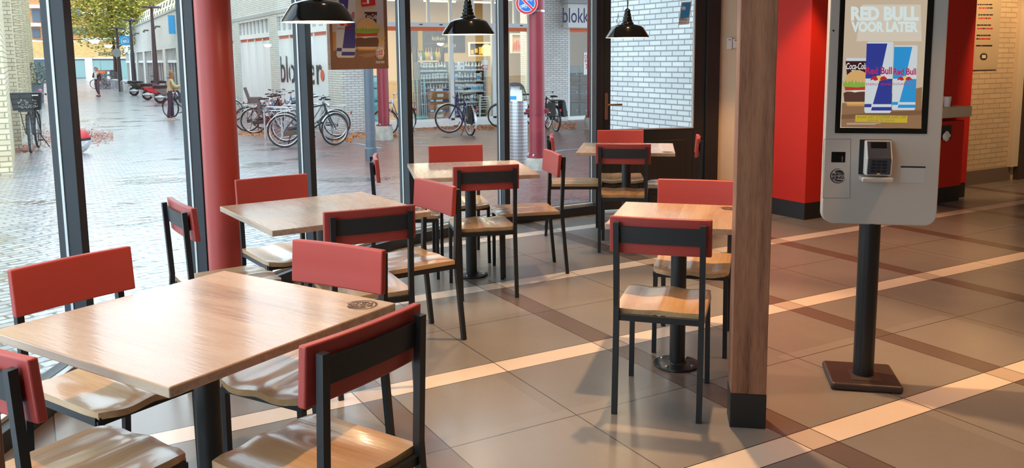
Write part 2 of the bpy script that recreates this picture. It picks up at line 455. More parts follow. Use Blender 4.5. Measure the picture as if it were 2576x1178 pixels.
def floor_tiles():
    t = NT('stone floor tiles'); o = t.obj(); sp = t.n('ShaderNodeSeparateXYZ'); t.set(sp, 0, o)
    A, B = .6, .1442; P = 2*A+B
    fx = t.math('FLOORED_MODULO', sp.outputs[0], P); fy = t.math('FLOORED_MODULO', t.math('ADD', sp.outputs[1], B), P)
    dark = t.math('LESS_THAN', fx, B); light = t.math('LESS_THAN', fy, B)
    def joint(f):
        js = None
        for c in (0, B, B+A, P):
            j = t.math('LESS_THAN', t.math('ABSOLUTE', t.math('SUBTRACT', f, c)), .0026)
            js = j if js is None else t.math('MAXIMUM', js, j)
        return js
    jt = t.math('MAXIMUM', joint(fx), joint(fy))
    ix = t.math('FLOOR', t.math('DIVIDE', sp.outputs[0], .672)); iy = t.math('FLOOR', t.math('DIVIDE', sp.outputs[1], .672))
    cb = t.n('ShaderNodeCombineXYZ'); t.set(cb, 0, ix); t.set(cb, 1, iy)
    wn = t.n('ShaderNodeTexWhiteNoise'); t.set(wn, 'Vector', cb.outputs[0])
    nz = t.noise(o, 2.2, 6, .6); nf = t.noise(o, 60, 2)
    k = t.math('MULTIPLY_ADD', nz, .22, t.math('MULTIPLY_ADD', nf, .06, t.math('MULTIPLY', wn.outputs['Value'], .16)))
    base = t.ramp(k, [(.1, lin(124, 118, 112)), (.5, lin(150, 145, 140))])
    dk = t.ramp(k, [(.1, lin(100, 86, 80)), (.5, lin(118, 104, 97))])
    lt = t.ramp(k, [(.1, lin(214, 196, 180)), (.5, lin(234, 218, 204))])
    both = t.ramp(k, [(.1, lin(184, 164, 148)), (.5, lin(202, 184, 168))])
    c = t.mix(dark, base, dk); c = t.mix(light, c, t.mix(dark, lt, both))
    c = t.mix(jt, c, lin(66, 58, 54))
    rg = t.math('MULTIPLY_ADD', nz, .06, .22)
    return t.bsdf(c, rg, 0, .5, t.bump(t.math('SUBTRACT', 1, jt), .0008))
M['tiles'] = floor_tiles()
def paving(name='wet clinker paving'):
    t = NT(name); o = t.obj()
    b = t.n('ShaderNodeTexBrick'); t.set(b, 'Vector', t.mapping(o, rot=(0, 0, R(38)))); t.set(b, 'Color1', lin(146, 90, 82)); t.set(b, 'Color2', lin(114, 66, 62)); t.set(b, 'Mortar', lin(70, 62, 62))
    t.set(b, 'Scale', 1.0); t.set(b, 'Mortar Size', .008); t.set(b, 'Brick Width', .21); t.set(b, 'Row Height', .075)
    sx = t.n('ShaderNodeSeparateXYZ'); t.set(sx, 0, o); zone = t.n('ShaderNodeMapRange'); t.set(zone, 0, t.math('MULTIPLY_ADD', sx.outputs[1], -.10, t.math('ADD', sx.outputs[0], t.math('MULTIPLY', t.noise(o, .5, 4), 2.0)))); zone.inputs[1].default_value = .3; zone.inputs[2].default_value = 2.3
    g = t.n('ShaderNodeTexBrick'); t.set(g, 'Vector', t.mapping(o, rot=(0, 0, R(-20)))); t.set(g, 'Color1', lin(176, 176, 180)); t.set(g, 'Color2', lin(138, 138, 144)); t.set(g, 'Mortar', lin(56, 54, 56))
    t.set(g, 'Scale', 1.0); t.set(g, 'Mortar Size', .011); t.set(g, 'Brick Width', .22); t.set(g, 'Row Height', .09)
    big = t.noise(o, .35, 4, .6); pud = t.ramp(t.noise(t.mapping(o, (.6, .9, 1)), .8, 5, .6), [(.56, (0, 0, 0, 1)), (.62, (1, 1, 1, 1))])
    c = t.mix(t.math('MULTIPLY', big, .5), b.outputs['Color'], lin(104, 74, 72))
    c = t.mix(zone.outputs[0], g.outputs['Color'], c); jf = t.math('MULTIPLY_ADD', zone.outputs[0], t.math('SUBTRACT', b.outputs['Fac'], g.outputs['Fac']), g.outputs['Fac'])
    c = t.mix(t.math('MULTIPLY', pud, .55), c, lin(58, 52, 54))
    rg = t.math('SUBTRACT', .36, t.math('MULTIPLY', pud, .30))
    h = t.math('MULTIPLY', t.math('SUBTRACT', 1.0, jf), t.math('SUBTRACT', 1.0, pud))
    h2 = t.math('MULTIPLY_ADD', t.noise(o, 9, 2), .8, h)
    m = t.bsdf(c, rg, 0, .5, t.bump(h2, .016, 1.0), .75, crough=.2); p = [n for n in t.t.nodes if n.type == 'BSDF_PRINCIPLED'][0]
    t.set(p, 'Coat Weight', t.math('MULTIPLY_ADD', zone.outputs[0], -.6, .8)); return m
M['paving'] = paving()
M['blueline'] = plain('pale blue road paint', (134, 160, 190), .4)
def chequer():
    t = NT('chequer plate'); o = t.obj(); sp = t.n('ShaderNodeSeparateXYZ'); t.set(sp, 0, o)
    a = t.math('ARCTAN2', sp.outputs[1], sp.outputs[0]); u = t.math('MULTIPLY', a, 8.0); v = t.math('MULTIPLY', sp.outputs[2], 26.0)
    p = t.math('ADD', u, v); q = t.math('SUBTRACT', u, v)
    s1 = t.math('MULTIPLY', t.math('SINE', t.math('MULTIPLY', p, 2.2)), t.math('SINE', t.math('MULTIPLY', q, 2.2)))
    h = t.math('GREATER_THAN', s1, .25)
    return t.bsdf(t.mix(h, lin(172, 176, 182), lin(226, 228, 232)), .35, .75, .5, t.bump(h, .006))
M['chequer'] = chequer()
WORLD = 4.0; EXPO = 0.0
AMB = (1, .50, .20)
SPOTS = [((-2.2, -1.2, 2.9), (-2.2, -1.2, 0), 170), ((.30, -.36, 2.9), (.25, -.6, 0), 320), ((.9, -2.3, 2.9), (.8, -2.1, 0), 60, AMB), ((1.7, -1.7, 2.9), (1.7, -1.5, 0), 120, AMB), ((2.6, -.6, 2.9), (2.6, -.6, 0), 120, AMB), ((3.1, 1.2, 2.9), (3.2, 1.6, 0), 170, AMB), ((4.6, -.8, 2.9), (4.6, -.5, 0), 120, AMB), ((6.9, .9, 2.9), (7.0, 2.25, 1.3), 170), ((2.6, -3.2, 2.9), (2.6, -3, 0), 110, AMB),
 ((.15, 1.15, 2.9), (.05, 1.2, 0), 85), ((1.65, 1.75, 2.9), (1.6, 1.75, 0), 130), ((-1.0, .3, 2.9), (-1.0, .3, 0), 50)]
AREAS = [((4.2, -2.2, 2.9), 10, 4, 3)]  # broad unseen warm panel, added as general fill for the room's right side
# ------------------------------------------------------------------ the room
CEIL = 2.95
MUL = [(-3.82, -3.2), (-3.64, -2.14), (-3.36, -1.12), (-2.95, -.12), (-2.408, .864), (-1.700, 1.688), (-.838, 2.353), (.137, 2.855), (1.222, 3.159), (2.262, 3.18)]
DR0, DR1 = (2.262, 3.18), (3.49, 2.80)
CR1 = (3.70, 2.63)
SETLAB.update({
 'floor': 'grey stone tile floor with pale and dark strips crossing it', 'ceiling': 'plain pale ceiling above the dining room',
 'wall_back': 'plain pale wall behind the seating', 'wall_left': 'plain pale wall left of the seating', 'wall_right': 'plain pale wall far right of the room',
 'wall_brick': 'cream painted brick wall at the far right behind the red partition', 'wall_red': 'bright red partition block behind the ordering kiosk',
 'wall_cream': 'narrow cream wall between the black door and the red partition', 'wall_lintel': 'band of wall above the curved window front',
 'wall_plinth': 'concrete footing under the window front', 'baseboard_red': 'black skirting under the red partition', 'baseboard_brick': 'grey brown skirting under the cream brick wall',
 'door_1': 'black framed glass door at the end of the window front', 'door_2': 'dark brown door at the far right edge', 'trim_10': 'pale upright trim beside the dark brown door'})
fl = setting('floor')
poly = MUL + [DR1, CR1, (3.75, 2.3), (9.5, 2.3), (9.5, -6.5), (-3.95, -6.5), (-3.95, -3.2)]
mb = MB(); mb.slab([(x, y, 0) for x, y in poly], [(x, y, -.05) for x, y in poly]); mb.build('floor_slab', M['tiles'], fl)
ce = setting('ceiling'); mb = MB(); mb.slab([(x, y, CEIL+.08) for x, y in poly], [(x, y, CEIL) for x, y in poly]); mb.build('ceiling_slab', M['ceil'], ce)
def wall(name, boxes, m):
    w = setting(name); mb = MB()
    for a, b in boxes: mb.span(a, b)
    mb.build('wall_face', m, w); return w
wall('wall_back', [((-3.95, -6.6, 0), (9.5, -6.5, CEIL))], M['whitewall'])
wall('wall_left', [((-4.05, -6.5, 0), (-3.95, -3.2, CEIL))], M['whitewall'])
wall('wall_right', [((9.5, -6.5, 0), (9.6, 2.3, CEIL))], M['whitewall'])
wall('wall_brick', [((6.1, 2.25, 0), (9.5, 2.37, CEIL))], M['brickin'])
wr = wall('wall_red', [((3.65, 1.78, .16), (5.86, 2.62, CEIL)), ((5.86, 1.775, .16), (6.1, 2.62, CEIL))], M['redwall'])
wall('baseboard_red', [((3.655, 1.785, 0), (5.855, 2.6, .16)), ((5.865, 1.778, 0), (6.095, 2.6, .16))], M['plinth'])
wall('baseboard_brick', [((6.1, 2.235, 0), (7.72, 2.25, .165))], M['skirt'])
w = setting('wall_cream'); mb = MB(); mb.wallbox(DR1, CR1, 0, CEIL, .1, .05); mb.build('wall_face', M['cream'], w)
w = setting('trim_10'); mb = MB(); mb.span((7.66, 2.2, .165), (7.8, 2.25, CEIL)); mb.build('trim_board', M['cream'], w)
w = setting('door_2'); mb = MB(); mb.span((7.8, 2.19, 0), (9.2, 2.25, 2.5)); mb.build('door_leaf', plain('dark brown door', (74, 60, 54), .6), w)
mb = MB(); mb.span((7.9, 2.18, .4), (9.1, 2.195, 2.3)); mb.build('door_panel', plain('dark brown door panel', (64, 52, 46), .6), w)
# window front: a curve of upright posts with panes between
def v2(p): return Vector((p[0], p[1], 0))
for i, p in enumerate(MUL):
    if i == 0: d = v2(MUL[1])-v2(p)
    elif i == len(MUL)-1: d = v2(p)-v2(MUL[i-1])
    else: d = (v2(MUL[i+1])-v2(p)).normalized()+(v2(p)-v2(MUL[i-1])).normalized()
    d.normalize(); n = Vector((d.y, -d.x, 0)); rz = math.atan2(d.y, d.x)
    SETLAB['trim_%d' % i] = ['anthracite window post left of the camera view', 'second anthracite window post outside the view', 'third anthracite window post outside the view', 'anthracite post just left of the view',
        'leftmost anthracite window post in view', 'anthracite window post left of the red round column', 'anthracite window post behind the second table', 'anthracite window post left of the middle table',
        'anthracite window post right of the middle table', 'anthracite corner post beside the glass door'][i]
    t = setting('trim_%d' % i, (p[0], p[1], 0))
    mb = MB(); mb.box(n*.04+Vector((0, 0, CEIL/2)), (.058, .066, CEIL), rz); mb.build('inner_post', M['anthracite'], t, bevel=.003)
    mb = MB(); mb.box(n*.0+Vector((0, 0, CEIL/2)), (.066, .012, CEIL), rz); mb.build('glazing_bead', M['bead'], t)
    mb = MB(); mb.box(-n*.024+Vector((0, 0, CEIL/2)), (.06, .034, CEIL), rz); mb.build('outer_cap', M['anthdark'], t, bevel=.003)
wn = ['window pane far left out of view', 'second window pane out of view', 'third window pane out of view', 'window pane left of the leftmost post', 'window pane looking up the street', 'window pane behind the red round column',
      'window pane behind the hanging poster', 'window pane facing the shop front and parked bicycle', 'window pane next to the glass door']
for i in range(len(MUL)-1):
    a, b = v2(MUL[i]), v2(MUL[i+1]); SETLAB['window_%d' % (i+1)] = wn[i]
    t = setting('window_%d' % (i+1), (a.x, a.y, 0)); o = Vector((0, 0, 0)); q = b-a; d = q.normalized()
    mb = MB(); mb.wallbox(o+d*.03, q-d*.03, .1, CEIL-.12, .01, .0); mb.build('pane', M['glass'], t)
    mb = MB(); mb.wallbox(o, q, 0, .085, .085, -.05); mb.build('bottom_rail', M['anthdark'], t, bevel=.003)
    mb = MB(); mb.wallbox(o, q, .085, .102, .03, -.018); mb.build('glazing_bead', M['bead'], t)
    mb = MB(); mb.wallbox(o, q, .0, .1, .06, .04); mb.build('outer_sill', M['anthdark'], t)
    mb = MB(); mb.wallbox(o, q, CEIL-.12, CEIL, .1, 0); mb.build('top_rail', M['anthdark'], t)
w = setting('wall_plinth'); mb = MB()
for i in range(len(MUL)-1): mb.wallbox(MUL[i], MUL[i+1], -.6, -.001, .12, .03)
mb.wallbox(DR0, DR1, -.6, -.001, .12, .03); mb.build('footing', M['concrete'], w)
w = setting('wall_lintel'); mb = MB()
for i in range(len(MUL)-1): mb.wallbox(MUL[i], MUL[i+1], CEIL, CEIL+.5, .3, .1)
mb.wallbox(DR0, DR1, 2.4, CEIL+.5, .12, .06); mb.build('wall_face', M['anthdark'], w)
# glass door
d1 = setting('door_1'); o = v2(DR0); dd = (v2(DR1)-o); DL = dd.length; dd.normalize(); dn = Vector((dd.y, -dd.x, 0))
def dpt(px, py): return on_plane(px, py, o, dn)
def dpar(px, py): p = dpt(px, py); return (p-o).dot(dd), p.z
g0, gz = dpar(1533, 329); g1, gz2 = dpar(1741, 321)
def dwall(mb, s0, s1, z0, z1, t, side=0.0): return mb.wallbox(o+dd*s0, o+dd*s1, z0, z1, t, side)
gz = (gz+gz2)/2
mb = MB(); dwall(mb, .03, g0-.085, 0, 2.5, .12); dwall(mb, g1+.12, DL, 0, 2.5, .12); dwall(mb, .03, DL, 2.4, 2.5, .119); mb.build('door_frame', M['doorblack'], d1, bevel=.004)
mb = MB(); dwall(mb, g0-.08, g0, .02, 2.39, .06); dwall(mb, g1, g1+.115, .02, 2.39, .06); dwall(mb, g0, g1, .02, gz, .05); dwall(mb, g0, g1, 2.28, 2.39, .06); mb.build('door_leaf', M['doorblack'], d1, bevel=.004)
mb = MB(); dwall(mb, g0+.07, g1-.07, .16, gz-.11, .07); mb.build('kick_panel', plain('black door panel', (38, 38, 38), .5), d1, bevel=.006)
mb = MB(); dwall(mb, g0, g1, gz, 2.28, .008); mb.build('door_pane', M['glass'], d1)
mb = MB(); dwall(mb, g1-.012, g1, gz, 2.28, .03, -.02); dwall(mb, g0, g1, gz, gz+.012, .03, -.02); mb.build('pane_bead', M['bead'], d1)
hs, hz = dpar(1522.5, 267); bronze = plain('brushed bronze handle', (170, 128, 100), .35, .8)
mb = MB(); mb.box(o+dd*hs-dn*-.036+Vector((0, 0, hz)), (.032, .012, .26), math.atan2(dd.y, dd.x)); h = mb.build('handle_plate', bronze, d1, bevel=.003)
l0 = o+dd*hs+dn*.04; l1, lz = dpar(1557, 262)
mb = MB(); mb.tube([l0+Vector((0, 0, lz)), l0+dn*.045+Vector((0, 0, lz)), o+dd*(hs+.03)+dn*.09+Vector((0, 0, lz)), o+dd*l1+dn*.09+Vector((0, 0, lz))], .0095, 10); mb.build('lever', bronze, h, smooth=True)
st = thing('window_sticker', 'blue and white trade association sticker high on the glass door pane', 'sticker', dpt(1724, 34)+dn*.012)
def stl(px, py): return on_plane(px, py, o+dn*.012, dn)-Vector(st.location)
fl2 = Flat(stl, dd, (0, 0, 1), dn)
fl2.poly(M['white'], [(1714, 5), (1741, 3), (1733, 61), (1706, 63)]); fl2.poly(M['skyblue'], [(1716, 7), (1738, 6), (1733, 44), (1711, 46)])
fl2.text(M['lettering'], 'HORECA', 1708, 45, 1728, 52, .02); fl2.text(M['shelfgrey'], 'NEDERLAND', 1707, 55, 1727, 59, .0)
fl2.ell(M['white'], 1720, 20, 5, 4); fl2.rect(M['white'], 1716, 20, 1724, 25)
fl2.mb.build('printed_face', None, st)
# two white boxes on the cream wall
co = v2(DR1); cdv = (v2(CR1)-co).normalized(); cn = Vector((cdv.y, -cdv.x, 0))
for nm, lab, cat, x0, y0, x1, y1, th in (('alarm_sensor', 'slim white sensor box on the cream wall, left of the pair', 'sensor', 1828, 95, 1841, 124, .03), ('wall_thermostat', 'squarish white box on the cream wall, right of the pair', 'thermostat', 1843, 98, 1858, 121, .035)):
    p = on_plane((x0+x1)/2, (y0+y1)/2, co, cn); a = on_plane(x0, y0, co, cn); b = on_plane(x1, y1, co, cn)
    t = thing(nm, lab, cat, p); W = (Vector((b.x, b.y, 0))-Vector((a.x, a.y, 0))).length
    mb = MB(); mb.box(cn*(th/2), (W, th, a.z-b.z), math.atan2(cdv.y, cdv.x)); c = mb.build('casing', M['whiteplastic'], t, bevel=.004)
    mb = MB(); mb.box(cn*(th+.001)+Vector((0, 0, (a.z-b.z)*.32)), (W*.4, .003, .008), math.atan2(cdv.y, cdv.x)); mb.build('indicator', M['greyplastic'], c)
# red round column standing inside the windows
p = Vector((-1.575, 1.53, 0)); t = thing('round_column', 'bright red round column standing inside the windows beside the second table', 'column', p)
mb = MB(); mb.lathe([(.101, 0), (.101, CEIL)], 40); mb.build('shaft', M['redcol'], t, smooth=True)
mb = MB(); mb.lathe([(.112, 0), (.112, .035), (.103, .045)], 40); mb.build('floor_collar', M['redcol'], t, smooth=True)
# wood clad square column
a = on_z(1835, 1075, 0); b = on_z(1926, 1080.5, 0); ax = (b-a); W = ax.length; ax.normalize(); bk = Vector((-ax.y, ax.x, 0))
t = thing('square_column', 'square walnut clad column with a black base in front of the kiosk', 'column', (a+b)/2, math.atan2(ax.y, ax.x))
mb = MB(); mb.span((-W/2+.002, .002, .145), (W/2-.002, .142, CEIL)); mb.build('cladding', M['walnut'], t, bevel=.003)
mb = MB(); mb.span((-W/2, 0, 0), (W/2, .144, .145)); mb.build('base_block', M['plinth'], t, bevel=.003)
# partition post close to the camera at the left edge
q = CAM+FH*1.15-RH*.779; q.z = 0
t = thing('wooden_post', 'brown wooden post at the bottom left corner of the view', 'post', q, math.atan2(RH.y, RH.x))
mb = MB(); mb.span((-.035, -.03, 0), (.035, .03, 1.2)); mb.build('shaft', M['walnut'], t, bevel=.004)
mb = MB(); mb.span((-.045, -.04, 1.2), (.045, .04, 1.225)); mb.build('cap', M['walnut'], t, bevel=.004)

# ------------------------------------------------------------------ logo
def grill_logo(F, cx, cy, s, sx=1.0, rot=0.0, bun=None, txt=None, ring=None, back=None):
    def X(x, y):
        c, sn = math.cos(rot), math.sin(rot); x *= sx; return (cx+s*(x*c-y*sn), cy+s*(x*sn+y*c))
    def ell(m, ex, ey, rx, ry, a0, a1, n=22):
        F.poly(m, [X(ex+rx*math.cos(R(a0+(a1-a0)*i/n)), ey+ry*math.sin(R(a0+(a1-a0)*i/n))) for i in range(n+1)])
    if back: ell(back, 0, 0, 1.12, 1.12, 0, 359)
    n = 30; F.k += 1; F.mb.mat(ring); vs = []; fs = []
    for i in range(n+1):
        f = i/n; a = R(20+265*f); w = .04+.11*math.sin(PI*f)
        for r in (1.0, 1.0-w):
            x, y = X(r*math.cos(a), r*math.sin(a)); vs.append(F.to(x, y)+F.n*(.00009*F.k))
    for i in range(n):
        f = (2*i, 2*i+1, 2*i+3, 2*i+2); k = (vs[f[1]]-vs[f[0]]).cross(vs[f[2]]-vs[f[0]]); fs.append(f if k.dot(F.n) > 0 else f[::-1])
    F.mb.add(vs, fs)
    ell(bun, .12, -.46, .56, .34, 180, 360); ell(bun, .12, .50, .56, .26, 0, 180)
    for body, y0, y1, w in (('BURGER', -.42, -.06, .78), ('KING', 0.0, .44, .74)):
        F.k += 1; F.mb.mat(txt); v, f = textgeo(body, .05, 0)
        vs = []
        for p, q2 in v:
            x = -w+2*w*p+.05; y = y1+(y0-y1)*q2 - .1*x; xx, yy = X(x, y); vs.append(F.to(xx, yy)+F.n*(.00009*F.k))
        F.mb.add(vs, f)

# ------------------------------------------------------------------ tables
TH = .759
def make_table(label, loc, rz, s, logo=None):
    t = thing('dining_table', label, 'table', (loc[0], loc[1], 0), rz, 'oak topped pedestal tables')
    mb = MB(); mb.mat(M['oak']).box((0, 0, TH-.014), (s, s, .028)); top = mb.build('tabletop', None, t, bevel=.004)
    if logo:
        W = Matrix.Translation((loc[0], loc[1], 0)) @ Matrix.Rotation(rz, 4, 'Z'); Wi = W.inverted()
        c = Wi @ on_z(logo[0], logo[1], TH); ex = (Wi.to_3x3() @ (-RH)); ey = (Wi.to_3x3() @ FH)
        F = Flat(lambda x, y: c+ex*x+ey*y*1.0+Vector((0, 0, .0003)), ex, -ey, (0, 0, 1))
        grill_logo(F, 0, 0, .052, bun=M['brand'], txt=M['brand'], ring=M['brand']); F.mb.build('burnt_emblem', None, top)['label'] = 'dark burnt round emblem'
    mb = MB(); mb.lathe([(.038, .01), (.038, TH-.03)], 28); mb.build('pedestal', M['frame'], t, smooth=True)
    mb = MB(); mb.box((0, 0, TH-.032), (.34, .05, .008)); mb.box((0, 0, TH-.036), (.05, .34, .008)); mb.build('top_bracket', M['frame'], t)
    mb = MB(); mb.lathe([(.112, 0), (.115, .004), (.112, .011), (.09, .014), (.04, .016)], 40); ba = mb.build('base_plate', M['basemetal'], t, smooth=True)
    for k in range(4):
        a = PI/4+k*PI/2+.3; mb = MB(); mb.lathe([(.009, 0), (.009, .004), (.004, .007)], 12, (.088*math.cos(a), .088*math.sin(a), .013)); mb.build('bolt', M['chrome'], ba, smooth=True)
    mb = MB(); mb.lathe([(.05, .014), (.046, .02), (.0385, .022)], 28); mb.build('collar', M['basemetal'], t, smooth=True)
    return t
make_table('large oak table nearest the camera at the left of the view', (-2.137, -1.017), .48, .815, (908, 768))
make_table('oak table standing beside the red round column', (-1.258, .61), .084, .815, (1045, 527))
make_table('oak table by the windows in the middle, under the middle pendant lamp', (.106, 1.62), -.335, .815)
make_table('farthest oak table, in front of the black glass door', (1.839, 2.111), -.68, .79, (1679, 383))
make_table('small oak table partly hidden by the walnut clad column', (.165, -.50), R(-46), .62, (1836, 525))

# ------------------------------------------------------------------ chairs
def make_chair():
    t = thing('dining_chair', '', 'chair')
    def top(u, v):
        # saddle shaped seat: two shallow hollows, raised middle, front corners eased
        x = u*.190; y = -.225+(v+1)/2*.43
        if v > .55: x *= 1-.05*((v-.55)/.45)**2
        if abs(u) > .7 and v > .6: y -= .02*((abs(u)-.7)/.3)*((v-.6)/.4)
        hol = math.exp(-((abs(u)-.48)/.30)**2); fade = .35+.65*min(1, max(0, (v+1)/1.2))
        z = .453-.0085*hol*fade+.002*math.exp(-(u/.2)**2)
        if v > .75: z -= .006*((v-.75)/.25)**2
        return Vector((x, y, z))
    mb = MB(); mb.grid(top, 24, 22, lambda u, v: top(u, v)-Vector((0, 0, .022))); mb.build('seat', M['seat'], t, smooth=True, ang=50)
    def bf(u, v):
        return Vector((u*.212, -.214+.012*u*u-.006*v, .773+v*.079))
    mb = MB(); mb.grid(bf, 16, 6, lambda u, v: bf(u, v)-Vector((0, .026, 0))); mb.build('backrest', M['red'], t, smooth=True, bevel=.005, seg=3, ang=50)
    mb = MB(); mb.grid(lambda u, v: Vector((u*.172, -.242+.010*u*u*.6-.003*v, .778+v*.036)), 8, 2, lambda u, v: Vector((u*.172, -.252+.010*u*u*.6-.003*v, .778+v*.036))); mb.build('back_plate', M['band'], t, smooth=True)
    for sx in (-1, 1):
        mb = MB(); mb.tube([(sx*.178, -.280, 0), (sx*.178, -.246, .38), (sx*.1785, -.240, .47), (sx*.179, -.256, .832)], .0165, 4); mb.build('leg', M['frame'], t)
    for sx in (-1, 1):
        mb = MB(); mb.tube([(sx*.178, .178, 0), (sx*.174, .178, .42)], .0155, 4); mb.build('leg', M['frame'], t)
    mb = MB()
    mb.span((-.178, .168, .404), (.178, .188, .430)); mb.span((-.178, -.246, .404), (.178, -.226, .430))
    for sx in (-1, 1): mb.span((sx*.168, -.236, .4045), (sx*.188, .178, .4295))
    mb.build('seat_frame', M['frame'], t)
    return t
CH = [
 ((-.126, -.75, -.817), 'chair with its back to us at the small table beside the wood column'),
 ((-1.942, -1.417, .466), 'chair with its back to us at the near right of the nearest table'),
 ((-2.49, -1.179, -1.065), 'chair cut by the left picture edge at the nearest table'),
 ((-2.35, -.578, 3.608), 'chair facing us on the window side of the nearest table'),
 ((-1.792, -.791, 2.108), 'chair facing us behind the emblem corner of the nearest table'),
 ((-1.321, 1.079, 3.239), 'chair facing us in front of the red round column'),
 ((-.863, .549, 1.659), 'chair turned left at the right end of the second table'),
 ((-1.215, .204, -.082), 'chair with its back to us at the near side of the second table'),
 ((-1.719, .657, -1.467), 'chair seen side on between a window post and the red round column'),
 ((.265, 2.093, -3.439), 'chair facing us behind the middle table by the windows'),
 ((.488, 1.552, 1.265), 'chair turned left at the right end of the middle table'),
 ((.005, 1.28, -.30), 'chair with its back to us at the near side of the middle table'),
 ((-.249, 1.868, -1.93), 'chair seen edge on at the left end of the middle table'),
 ((2.073, 2.489, 2.547), 'chair facing us behind the farthest table against the black door'),
 ((2.176, 1.940, .85), 'chair seen edge on right of the farthest table'),
 ((1.588, 1.811, -.69), 'chair with its back to us at the near side of the farthest table'),
 ((1.588, 2.472, -2.135), 'chair seen edge on at the left end of the farthest table'),
 ((.434, -.302, 2.343), 'chair facing us behind the small table, partly behind the wood column'),
]
proto = make_chair()
for i, ((x, y, a), lab) in enumerate(CH):
    g = 'red backed dining chairs'
    if i == 0: proto.location = (x, y, 0); proto.rotation_euler = (0, 0, a); proto['label'] = 'red backed '+lab; proto['group'] = g
    else: dup(proto, (x, y, 0), a, 'red backed '+lab, g)

# ------------------------------------------------------------------ pendant lamps
def make_lamp():
    t = thing('pendant_lamp', '', 'lamp')
    out = [(.180, 0), (.176, .012), (.134, .078), (.128, .086), (.11, .096), (.075, .106), (.052, .112)]
    inn = [(.048, .108), (.1, .092), (.126, .078), (.172, .010), (.177, .001)]
    mb = MB(); mb.mat(M['lampblack']).lathe(out, 48, cap=False); mb.mat(M['lampwhite']).lathe(inn, 48, cap=False); mb.lathe([(.177, .001), (.180, 0)], 48, cap=False)
    sh = mb.build('shade', None, t, smooth=True)
    mb = MB(); mb.lathe([(.052, .108), (.052, .118), (.046, .126), (.040, .132), (.040, .146), (.034, .15), (.034, .17), (.029, .174), (.029, .196), (.024, .2), (.024, .222), (.018, .232), (.006, .24)], 28); mb.build('socket_housing', M['lampblack'], t, smooth=True, ang=30)
    mb = MB(); mb.sphere((0, 0, .055), .028, 14, 10, (1, 1, 1.2)); mb.lathe([(.014, .085), (.014, .112)], 14); mb.build('bulb', M['bulb'], t, smooth=True)
    mb = MB(); mb.tube([(0, 0, .235), (0, 0, 1.2)], .0045, 8); mb.build('cable', M['cable'], t)
    return t
LMP = [((800, 56), 4.30, 'black enamel pendant lamp nearest the camera, cut by the top edge, above the second table'),
       ((1178, 87), 5.85, 'middle one of the three black enamel pendant lamps, before the shop window'),
       ((1578, 95), 7.15, 'farthest and smallest black enamel pendant lamp, before the glass door')]
lp = None; LAMPS = []
for pxy, dep, lab in LMP:
    p = at_depth(pxy[0], pxy[1], dep) if pxy else Vector(dep)
    if lp is None: lp = make_lamp(); lp.location = p; lp['label'] = lab; lp['group'] = 'black pendant lamps'
    else: dup(lp, p, 0, lab, 'black pendant lamps')
    LAMPS.append(p)

# ------------------------------------------------------------------ hanging poster
fa, fb = v2(MUL[6]), v2(MUL[7]); pd = (fb-fa).normalized(); pn = Vector((pd.y, -pd.x, 0)); po = (fa+fb)/2+pn*.24
def pp(px, py): return on_plane(px, py, po, pn)
c = pp(906, 174); pt = thing('hanging_poster', 'brown framed meal advertisement poster hanging in the window behind the nearest pendant lamp', 'poster', c)
def Zp(x, y): return (820+x/6.2, y/6.2)
def ploc(x, y): return pp(*Zp(x, y))-c
x0 = (pp(833, 160)-c).dot(pd); x1 = (pp(978, 160)-c).dot(pd); PH = 1.12
yx = Matrix((pd, -pn, Vector((0, 0, 1)))).transposed().to_4x4()
def pbox(mb, a, b): cc = [(a[i]+b[i])/2 for i in range(3)]; return mb.box(yx @ Vector(cc), [abs(b[i]-a[i]) for i in range(3)], M=yx)
mb = MB(); fw = .034
pbox(mb, (x0, .002, 0), (x1, .03, fw*1.3)); pbox(mb, (x0, .002, PH-fw), (x1, .03, PH)); pbox(mb, (x0, .0021, fw), (x0+fw*.8, .0299, PH-fw)); pbox(mb, (x1-fw, .0021, fw), (x1, .0299, PH-fw))
mb.build('frame', M['brownframe'], pt, bevel=.002)
mb = MB(); pbox(mb, (x0+.01, .008, .02), (x1-.01, .018, PH-.02)); mb.build('backing_board', M['white'], pt)
mb = MB(); mb.tube([yx @ Vector((x0+.08, .015, PH-.01)), yx @ Vector((x0+.08, .015, CEIL-c.z))], .003, 6); mb.build('hanging_wire', M['chrome'], pt)
mb = MB(); mb.tube([yx @ Vector((x1-.08, .015, PH-.01)), yx @ Vector((x1-.08, .015, CEIL-c.z))], .003, 6); mb.build('hanging_wire', M['chrome'], pt)
def pc(n, r, g, b): return plain('poster ink '+n, (r, g, b), .35)
I = dict(bg=pc('beige', 206, 186, 168), pale=pc('pale violet', 200, 196, 206), wd=pc('table brown', 140, 98, 70), wl=pc('table light', 164, 122, 88), can=pc('silver', 208, 210, 212), blue=pc('blue', 66, 62, 136), txt=pc('crimson', 176, 44, 78),
         bun=pc('bun', 222, 180, 120), bund=pc('bun shade', 196, 140, 72), let=pc('lettuce', 142, 176, 60), tom=pc('tomato', 196, 60, 42), pat=pc('patty', 104, 66, 48), fry=pc('fries', 230, 186, 84), cola=pc('cola', 74, 30, 32), glassy=pc('cup top', 214, 196, 176), red=pc('price red', 206, 38, 44), yel=pc('yellow', 236, 180, 70), onion=pc('onion', 226, 224, 206))
F = Flat(lambda x, y: ploc(x, y)-pn*.007, pd, (0, 0, 1), pn)
